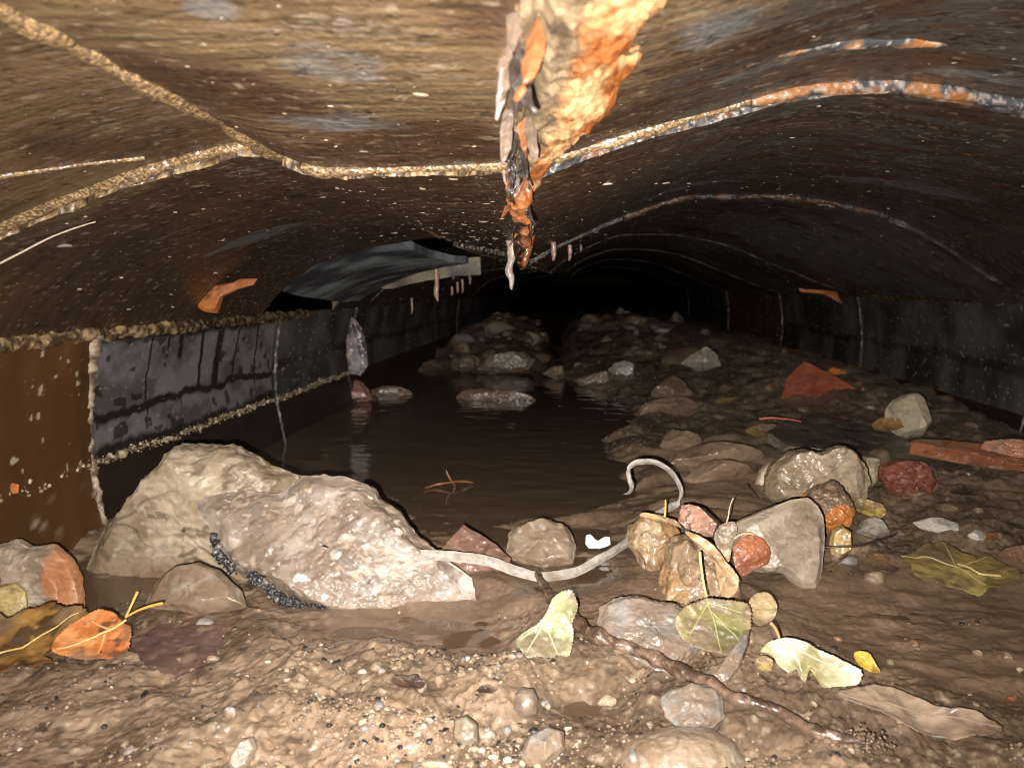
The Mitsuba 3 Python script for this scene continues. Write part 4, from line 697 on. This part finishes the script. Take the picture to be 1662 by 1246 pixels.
leaf('pale yellowish cream curled leaf with notched edge in the mud', [(1228, 1058), (1250, 1040), (1281, 1035), (1305, 1042), (1339, 1058), (1370, 1075), (1398, 1088), (1394, 1112), (1360, 1115), (1330, 1114), (1322, 1084), (1312, 1088), (1306, 1111), (1290, 1085), (1276, 1070), (1282, 1096), (1262, 1082), (1250, 1062)], fl(1320, 1115, .008), cam_n(.7, .1), lc((.34, .32, .18), (.58, .57, .42), (.25, .21, .09), .7, 40, 5), seed=5, cup=.05, curl=-.1, serr=.02, veins=[[(1250, 1042), (1310, 1062), (1395, 1100)], [(1285, 1050), (1300, 1090)]], vein_col=(.5, .46, .3), stalk=[[(1262, 1040), (1256, 1028, .004), (1243, 1018, .008)]], stalk_col=(.48, .24, .09))
leaf('small bright yellow leaf scrap at the tip of the pale curled leaf', [(1384, 1060), (1395, 1056), (1412, 1060), (1420, 1076), (1431, 1094), (1408, 1090), (1390, 1076)], fl(1410, 1094, .006), cam_n(.8), lc((.50, .34, .04), (.62, .45, .07), (.2, .1, .03), .6, 80, 6), seed=6)
leaf('yellow lobed leaf with a cream stalk flat in the water at the right edge', [(1459, 902), (1495, 890), (1528, 881), (1545, 890), (1558, 899), (1575, 905), (1597, 897), (1620, 912), (1655, 929), (1652, 948), (1635, 953), (1605, 955), (1592, 968), (1560, 955), (1527, 947), (1500, 940), (1482, 932), (1478, 915)], hit(1560, 950, .009), [0, -.16, 1], lc((.25, .18, .05), (.40, .32, .11), (.16, .11, .05), .8, 40, 7), seed=7, serr=.04, cup=.02, stalk=[[(1553, 921), (1570, 930, .004), (1590, 941, .004), (1622, 942, .003)]], stalk_col=(.55, .42, .2), veins=[[(1553, 921), (1500, 905), (1462, 902)], [(1553, 921), (1600, 950)], [(1553, 921), (1600, 905)], [(1553, 921), (1530, 885)]], vein_col=(.34, .29, .13))
leaf('wet reddish brown leaf stuck to the side of the block stone', [(1190, 886), (1210, 870), (1225, 867), (1240, 874), (1252, 892), (1250, 914), (1228, 924), (1205, 938), (1192, 920)], at_y(np.array(1220.), np.array(905.), .625), cam_n(.3, .1), lc((.22, .07, .03), (.32, .11, .045), (.17, .11, .07), .7, 40, 8), seed=8, cup=-.05, stalk=[[(1225, 868), (1212, 865, .003), (1190, 874, .005)]], stalk_col=(.5, .38, .22))
leaf('yellow curled leaf behind the grey stone on the right', [(1380, 808), (1398, 808), (1430, 818), (1440, 832), (1428, 844), (1405, 836), (1384, 828)], fl(1410, 845, .012), cam_n(.7), lc((.36, .26, .06), (.52, .40, .13), (.2, .12, .04), .6, 50, 9), seed=9, curl=-.2)
leaf('mud coated crumpled leaf in the front right corner', [(1345, 1130), (1390, 1120), (1428, 1115), (1470, 1124), (1502, 1142), (1530, 1157), (1580, 1162), (1632, 1190), (1600, 1200), (1545, 1206), (1490, 1190), (1440, 1165), (1400, 1150)], fl(1480, 1185, .01), [0, -.3, 1], lc((.17, .118, .078), (.26, .19, .13), (.12, .08, .055), .6, 30, 10), seed=10, cup=.06, serr=.01, veins=[[(1360, 1132), (1450, 1145), (1620, 1188)]], vein_col=(.2, .14, .095))
leaf('ragged tan leaf draped over the front wet lump', [(1106, 862), (1125, 866), (1150, 880), (1172, 905), (1196, 938), (1197, 955), (1180, 972), (1165, 968), (1178, 930), (1150, 900)], at_y(np.array(1160.), np.array(930.), .590), cam_n(.5, .3), lc((.36, .22, .10), (.48, .33, .18), (.2, .11, .05), .6, 60, 11), seed=11)
leaf('orange leaf curling over the top of the cream and brown lump', [(1036, 838), (1042, 832), (1070, 836), (1098, 846), (1108, 860), (1090, 852), (1062, 846)], at_y(np.array(1070.), np.array(842.), .678), cam_n(.7, 0), lc((.40, .19, .06), (.55, .30, .11), (.2, .1, .05), .6, 60, 12), seed=12)
leaf('crumbly white and tan leaf scrap beside the block stone', [(1158, 868), (1170, 850), (1192, 845), (1198, 862), (1188, 885), (1184, 915), (1172, 905), (1162, 885)], at_y(np.array(1180.), np.array(880.), .64), cam_n(.4, -.2), lc((.38, .36, .24), (.55, .50, .36), (.35, .15, .05), .7, 70, 13), seed=13)
leaf('tan rotten leaf scrap half under the right side of the olive leaf', [(1210, 985), (1222, 965), (1245, 960), (1262, 980), (1258, 1005), (1235, 1018), (1220, 1010)], fl(1235, 1020, .006), cam_n(.9), lc((.36, .27, .14), (.48, .38, .22), (.25, .16, .08), .5, 60, 14), seed=14)
leaf('dull ochre leaf lying across the left part of the slate sheet', [(1205, 700), (1230, 690), (1262, 692), (1275, 705), (1262, 715), (1225, 712)], fl(1240, 715, .04), cam_n(.9), lc((.17, .11, .035), (.26, .18, .06), (.1, .06, .03), .5, 30, 15), seed=15)
leaf('pale leaf scrap standing by the cream stone at the right wall', [(1462, 700), (1470, 697), (1478, 702), (1474, 710), (1464, 708)], fl(1470, 712, .03), cam_n(.4), lc((.5, .46, .38), (.6, .56, .46), seed=16), seed=16)
leaf('ochre leaf leaning on the cream stone by the right wall', [(1412, 690), (1430, 678), (1460, 680), (1472, 692), (1450, 700), (1420, 700)], fl(1440, 702, .035), cam_n(.6), lc((.22, .13, .04), (.33, .2, .06), (.1, .06, .03), .5, 30, 17), seed=17)
leaf('yellow leaf patch in the mud left of the pale curled leaf', [(1222, 1072), (1240, 1062), (1256, 1072), (1252, 1090), (1232, 1088)], fl(1240, 1090, .005), cam_n(.95), lc((.36, .26, .1), (.46, .34, .15), (.25, .17, .1), .5, 60, 18), seed=18)
leaf('dark red wet leaf curled at the right edge', [(1615, 905), (1630, 890), (1660, 885), (1690, 895), (1690, 920), (1650, 925)], fl(1650, 928, .012), cam_n(.7), lc((.14, .04, .025), (.22, .07, .04), (.06, .03, .02), .5, 50, 19), seed=19)

rng = np.random.default_rng(31)
for lab, x, y, w, c in (('brown leaf scrap flat on the mud right of the block stone', 1420, 905, 26, 0), ('dark leaf scrap left of the yellow lobed leaf', 1440, 925, 20, 1), ('reddish leaf scrap behind the yellow lobed leaf', 1600, 870, 22, 2), ('ochre leaf scrap below the peaked stone', 1180, 655, 24, 3), ('brown leaf scrap in front of the slate sheet', 1350, 720, 24, 0), ('dark leaf scrap right of the red rock', 1560, 800, 30, 1),
                        ('ochre leaf scrap behind the two humped stone', 1290, 715, 20, 3), ('red leaf fragment in the film of water on the right', 1640, 1135, 16, 2), ('brown leaf scrap between the gravel and the twig', 960, 1085, 16, 0), ('dark rotten leaf piece in the gravel', 660, 1110, 34, 1), ('dark leaf shred left of the shiny mud pebble', 790, 1120, 20, 1), ('green leaf scrap on the mud of the front right corner', 1525, 1195, 14, 4)):
    a = np.sort(rng.uniform(0, 2 * PI, 9)); rr = w * rng.uniform(.55, 1.1, 9)
    leaf(lab, [(x + r * math.cos(t), y + .42 * r * math.sin(t)) for r, t in zip(rr, a)], hit(x, y, .004), [rng.normal(0, .15), -.3, 1], [lc((.13, .07, .03), (.22, .13, .06), (.06, .035, .02), .6, 60, 1), lc((.04, .026, .018), (.08, .05, .033), seed=2), lc((.22, .075, .035), (.30, .12, .05), (.1, .05, .03), .5, 60, 3), lc((.24, .15, .045), (.33, .22, .08), (.12, .07, .03), .6, 60, 4), lc((.09, .11, .05), (.14, .15, .07), seed=5)][c], seed=int(x), curl=.1)
part(wr, 'clay_splash', vc(*(lambda m: (m, 'stone_material', org(np.array(m.vertices)) * .7))(rock_mesh([(1296, 468), (1330, 470), (1358, 473), (1368, 494), (1362, 488), (1352, 479), (1320, 476), (1300, 474)], 1.93, .008, seed=124, lean=0, N=80, R=16))), 'orange clay stuck in the top joint of the right wall')
# the twig
tw = [(872, 935), (905, 975), (925, 1000), (960, 1025), (1000, 1045), (1050, 1068), (1100, 1090), (1150, 1112), (1200, 1140), (1260, 1160), (1320, 1184), (1398, 1204)]
tz = np.array([.016, .018, .02, .022, .024, .022, .022, .022, .02, .019, .017, .014])
tp = np.array([hit(a, b, l) for (a, b), l in zip(tw, (.004, .007, .011, .016, .018, .016, .012, .010, .009, .008, .007, .005))]); tp[:, 2] = np.convolve(np.r_[tp[0, 2], tp[:, 2], tp[-1, 2]], [.25, .5, .25], 'valid') + .001
s = np.r_[0, np.cumsum(np.linalg.norm(np.diff(tp, axis=0), axis=1))]; q = np.linspace(0, s[-1], 260)
tq = PchipInterpolator(s, tp, axis=0)(q); base_r = np.interp(q / s[-1], [0, .1, .35, .7, .95, 1], [.0028, .0036, .0042, .0036, .0034, .0022])
tq += .0016 * (np.stack([meshkit.noise(np.stack([q * 55, 0 * q, 0 * q], -1), k) for k in range(3)], -1) - .5)
for cn, a, w in ((.30, .0026, .006), (.345, .0012, .004), (.43, .0014, .004), (.50, .0018, .004), (.62, .0016, .004), (.68, .002, .005), (.74, .0012, .004), (.22, .0016, .005), (.80, .0014, .004)): base_r = base_r + a * np.exp(-((q - cn * s[-1]) / w) ** 2)
tk = thing('twig', 'knobbly brown wet twig running from under the strap to the lower right', 'twig')
tm = tube_mesh(tq, base_r, 20, .0016, 7); v = np.array(tm.vertices)
part(tk, 'stem', vc(tm, 'slick_material', mottled((.055, .032, .022), (.15, .095, .065), (.02, .013, .01), 70, .7, (.3, .22, .16), .5, 130)(v)))
rng = np.random.default_rng(4)
pp = tp[-1] + rng.normal(0, [.006, .004, .002], (130, 3)); m, nv = grains(pp, rng.uniform(.0006, .0015, 130), 5)
part(tk, 'muddy_tip', vc(m, 'slick_material', np.repeat(np.array([(.06, .045, .035), (.15, .105, .07), (.10, .07, .05)])[rng.integers(0, 3, 130)], nv, 0)), 'clotted dark grit on the end of the twig', 'stuff')
def stick(label, pts, r, col, name='thin_twig', group=None, mat='leaf_material', cat='twig'):
    p = np.array([at_z(np.array(float(a)), np.array(float(b)), z) if z < 1 else at_y(np.array(float(a)), np.array(float(b)), z - 1) for a, b, z in pts])
    m = tube_mesh(p, np.linspace(r, r * .6, len(p)), 7, r * .3, 3, 1.0, 6)
    return thing(name, label, cat, group, vc(m, mat, np.tile(col, (len(m.vertices), 1))))
stick('thin dark rootlet across the mud right of the block stone', [(1335, 888, .02), (1380, 886, .024), (1420, 878, .022), (1455, 866, .012)], .0013, (.06, .035, .028))
stick('thin dark rootlet standing in the mud bank below the strap loop', [(1212, 785, .035), (1225, 800, .02), (1238, 815, .008)], .001, (.05, .035, .03))
stick('orange leaf stalk sticking up on the far right mud', [(1556, 845, .01), (1568, 836, .014), (1580, 822, .022)], .0013, (.48, .19, .05), 'leaf_stalk', cat='stalk')
stick('second orange stalk beside the small white stone', [(1594, 862, .008), (1604, 855, .012), (1612, 846, .016)], .001, (.4, .16, .05), 'leaf_stalk', cat='stalk')
stick('red stalk on the slate sheet', [(1232, 680, .055), (1255, 678, .058), (1300, 684, .056)], .002, (.42, .11, .06), 'leaf_stalk', cat='stalk')
stick('pale forked sprig beside the crumbly leaf scrap', [(1176, 855, 1.655), (1182, 838, 1.655), (1184, 825, 1.655), (1190, 808, 1.655)], .0007, (.5, .42, .3), 'sprig', cat='sprig')
stick('yellow stalk standing upright on the cream and brown lump', [(1079, 838, 1.675), (1080, 825, 1.675), (1080, 811, 1.675)], .0011, (.6, .42, .08), 'leaf_stalk', cat='stalk')
stick('pale scratchy straw stuck to the near left haunch', [(-40, 448, 1.525), (30, 412, 1.53), (90, 382, 1.535), (155, 360, 1.54)], .0009, (.4, .34, .25), 'straw', cat='straw')
sk = thing('sprig', 'rusty leaf sprig afloat in the middle of the pool', 'sprig')
for w in ([(690, 792, .002), (715, 785, .004), (735, 782, .008)], [(735, 784, .006), (728, 772, .014), (724, 762, .022)], [(735, 782, .008), (752, 781, .005), (768, 783, .002)], [(735, 783, .006), (738, 790, .003), (736, 797, .001)]):
    p = np.array([at_z(np.array(float(a)), np.array(float(b)), z) for a, b, z in w]); m = tube_mesh(p, [.0012, .0018, .0008], 6, .0004, 2, 1.0, 5)
    part(sk, 'stem', vc(m, 'leaf_material', np.tile((.18, .085, .04), (len(m.vertices), 1))))
# the strap
def ribbon(pts, wv, hw, th):
    p = np.array(pts, float); s = np.r_[0, np.cumsum(np.linalg.norm(np.diff(p, axis=0), axis=1))]; q = np.linspace(0, s[-1], 200)
    p = PchipInterpolator(s, p, axis=0)(q); wv = PchipInterpolator(s, np.array(wv, float), axis=0)(q)
    t = np.gradient(p, axis=0); t /= np.linalg.norm(t, axis=1, keepdims=True)
    wv = wv - (wv * t).sum(1, keepdims=True) * t; wv /= np.linalg.norm(wv, axis=1, keepdims=True); nn = np.cross(t, wv)
    hw = np.interp(q, s, hw) * (1 + .12 * (meshkit.noise(np.stack([q * 140, 0 * q, 0 * q], -1)) - .5)) if np.ndim(hw) else hw
    us = np.linspace(-1, 1, 9)
    P = p[:, None] + us[None, :, None] * (hw[:, None] if np.ndim(hw) else hw)[..., None] * wv[:, None] + (.0008 * np.cos(us * PI))[None, :, None] * nn[:, None]
    return slab(P, np.broadcast_to(th * nn[:, None], P.shape))
sp = [(682, 900, .575), (740, 903, .60), (795, 911, .622), (840, 927, .638), (885, 936, .65), (930, 929, .665), (980, 903, .69), (1020, 879, .73), (1062, 838, .77), (1100, 816, .80), (1106, 800, .80), (1098, 778, .80), (1082, 760, .795), (1058, 749, .79), (1035, 750, .78), (1020, 763, .775), (1022, 778, .77), (1026, 790, .775), (1016, 800, .79)]
pts = [at_y(np.array(float(a)), np.array(float(b)), Yd) for a, b, Yd in sp]
wv = [(0, .25, 1)] * 9 + [(.3, .5, .8)] + [(.5, .8, .25)] * 3 + [(0.1, .8, .6)] * 3 + [(.6, .7, .2)] * 3
hw = [.0042] * 8 + [.0036] * 2 + [.0030] * 6 + [.003] * 3
m = ribbon(pts, wv, hw, .0012); v = np.array(m.vertices)
thing('strap', 'pale grey woven strap trailing from the concrete chunk and looping up behind the lumps', 'strap', None, vc(m, 'wall_material', lerp(lerp([.26, .235, .20], [.46, .43, .385], fc(v, 320, 2, 5)), [.17, .12, .08], .7 * sst(.6, .8, fc(v, 40, 3, 6)))))

# ------------------------------------------------------------------ loose stones, pebbles and gravel
PAL = {'tan': ((.28, .21, .14), (.40, .31, .22)), 'cream': ((.50, .42, .30), (.66, .58, .45)), 'grey': ((.20, .18, .165), (.32, .30, .28)), 'black': ((.012, .012, .013), (.035, .034, .035)), 'brown': ((.13, .085, .055), (.21, .145, .095)), 'orange': ((.32, .13, .05), (.42, .2, .09))}
protos = {}
for c in PAL:
    protos[c] = []
    for k in range(3):
        m, col = proto_stone(hash_seed := 700 + 10 * list(PAL).index(c) + k, PAL[c], .72, base=ico2); protos[c].append(vc(m, 'slick_material' if c == 'black' else 'stone_material', mudded(m, col)))
MARKS = {'the orange leaf': (150, 1030), 'the purple brown tile': (300, 1040), 'the concrete chunk': (560, 960), 'the green leaf': (890, 1020), 'the olive leaf': (1160, 1020), 'the pale curled leaf': (1320, 1080), 'the crumpled leaf': (1480, 1160),
         'the twig tip': (1390, 1200), 'the bottom cobble': (1100, 1225), 'the bottom left corner': (60, 1235), 'the oblong cream stone': (395, 1222), 'the shiny mud pebble': (855, 1140), 'the edgewise pale stone': (757, 1185), 'the twig': (1180, 1130),
         'the yellow lobed leaf': (1560, 920), 'the block stone': (1270, 880), 'the red rock': (1470, 778), 'the two humped stone': (1320, 775), 'the slate sheet': (1400, 720), 'the red tile shard': (1330, 620), 'the rounded cream stone': (1470, 675), 'the strap loop': (1050, 780), 'the peaked stone': (1092, 632), 'the pale triangular stone': (1137, 585), 'the bottom right corner': (1620, 1235), 'the orange brick edge': (1560, 725)}
loose = []
def put(name, c, kind, where, x, y, size, rng, sink=.25, z=None, fixed=None):
    z = float(floor_z(np.array([x]), np.array([y]))[0]) if z is None else z
    t = T().translate([x, y, z + size * (.5 - sink)]).rotate([0, 0, 1], rng.uniform(0, 360)).rotate([1, 0, 0], rng.uniform(-25, 25)).scale([size * rng.uniform(.8, 1.25), size * rng.uniform(.8, 1.2), size * rng.uniform(.75, 1.1)])
    key = numbered(name); scene[key] = {**protos[c][rng.integers(3)], 'to_world': t}
    if fixed: mark = fixed
    else:
        v = np.array([x, y, z]) - CAM; px, py = W / 2 + FOC * (v @ RIGHT) / (v @ FWD), H / 2 - FOC * (v @ UP) / (v @ FWD)
        k = min(MARKS, key=lambda m: (px - MARKS[m][0]) ** 2 + 2 * (py - MARKS[m][1]) ** 2); dx, dy = px - MARKS[k][0], 1.5 * (py - MARKS[k][1])
        mark = (('right of ' if dx > 0 else 'left of ') if abs(dx) > abs(dy) else ('in front of ' if dy > 0 else 'behind ')) + k
    loose.append((c, kind, where, mark, size, key))
def label_loose():
    for q in sorted({l[:4] for l in loose}):
        c, kind, where, mark = q; mem = sorted((l for l in loose if l[:4] == q), key=lambda l: -l[4])
        for i, l in enumerate(mem):
            adj = {1: ['']}.get(len(mem)) or (['larger ', 'smaller '] if len(mem) == 2 else ['largest '] + ['mid sized '] * (len(mem) - 2) + ['smallest '])
            labels[l[5]] = {'label': f'{adj[i]}{c} {kind} {where} {mark}', 'category': kind, 'group': f'{c} {kind}s {where} {mark}'}
rng = np.random.default_rng(77)
n = 0
while n < 110:                                                        # pebbles of the foreground
    px, py = rng.uniform(-20, 1680), 985 + 260 * rng.random() ** .8
    if rng.random() < .35: px, py = rng.normal(660, 120), rng.uniform(1080, 1246)
    x, y, _ = at_z(np.array(px), np.array(py), .008)
    if floor_z(np.array([x]), np.array([y]), False)[0] < .002 or (px < 240 and py < 1110) or (400 < px < 860 and py < 1060): continue
    c = rng.choice(list(PAL), p=[.38, .14, .17, .1, .18, .03])
    put('pebble', c, 'pebble', 'in the mud', x, y, min(.0019 * math.exp(abs(rng.normal(0, .6))), .0085), rng, .36); n += 1
n = 0
while n < 46:                                                         # stones of the right bank
    px, py = rng.uniform(1040, 1640), rng.uniform(560, 900)
    if py > 660 and px < 1260: continue
    if px - 1240 > (py - 560) * 2.3: continue
    x, y, _ = at_z(np.array(px), np.array(py), .03)
    if x > .6 or floor_z(np.array([x]), np.array([y]), False)[0] < .0: continue
    c = rng.choice(['tan', 'cream', 'grey', 'brown', 'orange'], p=[.25, .05, .15, .52, .03])
    put('stone', c, 'stone', 'on the right bank', x, y, min(.010 * math.exp(rng.normal(0, .5)) * (.7 if py > 780 else 1.2), .03), rng, .45); n += 1
n = 0
while n < 84:                                                         # rubble heaps far back
    left = rng.random() < .5
    x, y = (rng.normal(-.38, .16), rng.uniform(2.35, 3.9)) if left else (rng.normal(.16, .17), rng.uniform(2.2, 3.9))
    if abs(x + .09) < .06 or x < -.48 or x > .6: continue
    z = floor_z(np.array([x]), np.array([y]), False)[0]
    if z < .004: continue
    c = rng.choice(['tan', 'cream', 'grey', 'brown'], p=[.3, .08, .22, .4])
    row = ['at the front', 'in the middle', 'at the back'][int(np.clip((y - 2.3) / .55, 0, 2))] + (' left' if x < (-.38 if left else .16) else ' right')
    put('stone', c, 'stone', row, x, y, min(.022 * math.exp(rng.normal(0, .6)), .06), rng, .5, z, 'of the far left heap' if left else 'of the far right heap'); n += 1
label_loose()
rng = np.random.default_rng(99)
N = 5200
px, py = rng.uniform(-60, 1720, N), 960 + 300 * rng.random(N) ** .8
hump = rng.random(N) < .45; px[hump], py[hump] = rng.normal(650, 140, hump.sum()), rng.uniform(1070, 1260, hump.sum())
g = at_z(px, py, .008); g[:, 2] = floor_z(g[:, 0], g[:, 1])
cl = fb(g, 25, 3, 88); keep = (g[:, 2] > .001) & (rng.random(N) < sst(.42, .66, cl) * (1 - .85 * silk(g[:, 0], g[:, 1])) + .05)
g = g[keep]; sz = .0006 * np.exp(np.abs(rng.normal(0, .62, len(g)))); g[:, 2] += sz * .2
m, nv = grains(g, np.minimum(sz, .0032), 7, ico1, .75)
pal = np.array([(.24, .17, .115), (.32, .25, .17), (.50, .43, .33), (.18, .15, .13), (.018, .017, .017), (.13, .088, .055), (.20, .14, .09)])
scene['gravel'] = vc(m, 'stone_material', np.repeat(pal[rng.choice(7, len(g), p=[.28, .12, .03, .1, .11, .18, .18])], nv, 0))
labels['gravel'] = {'label': 'fine grit and gravel strewn over the foreground mud', 'category': 'gravel', 'kind': 'stuff'}
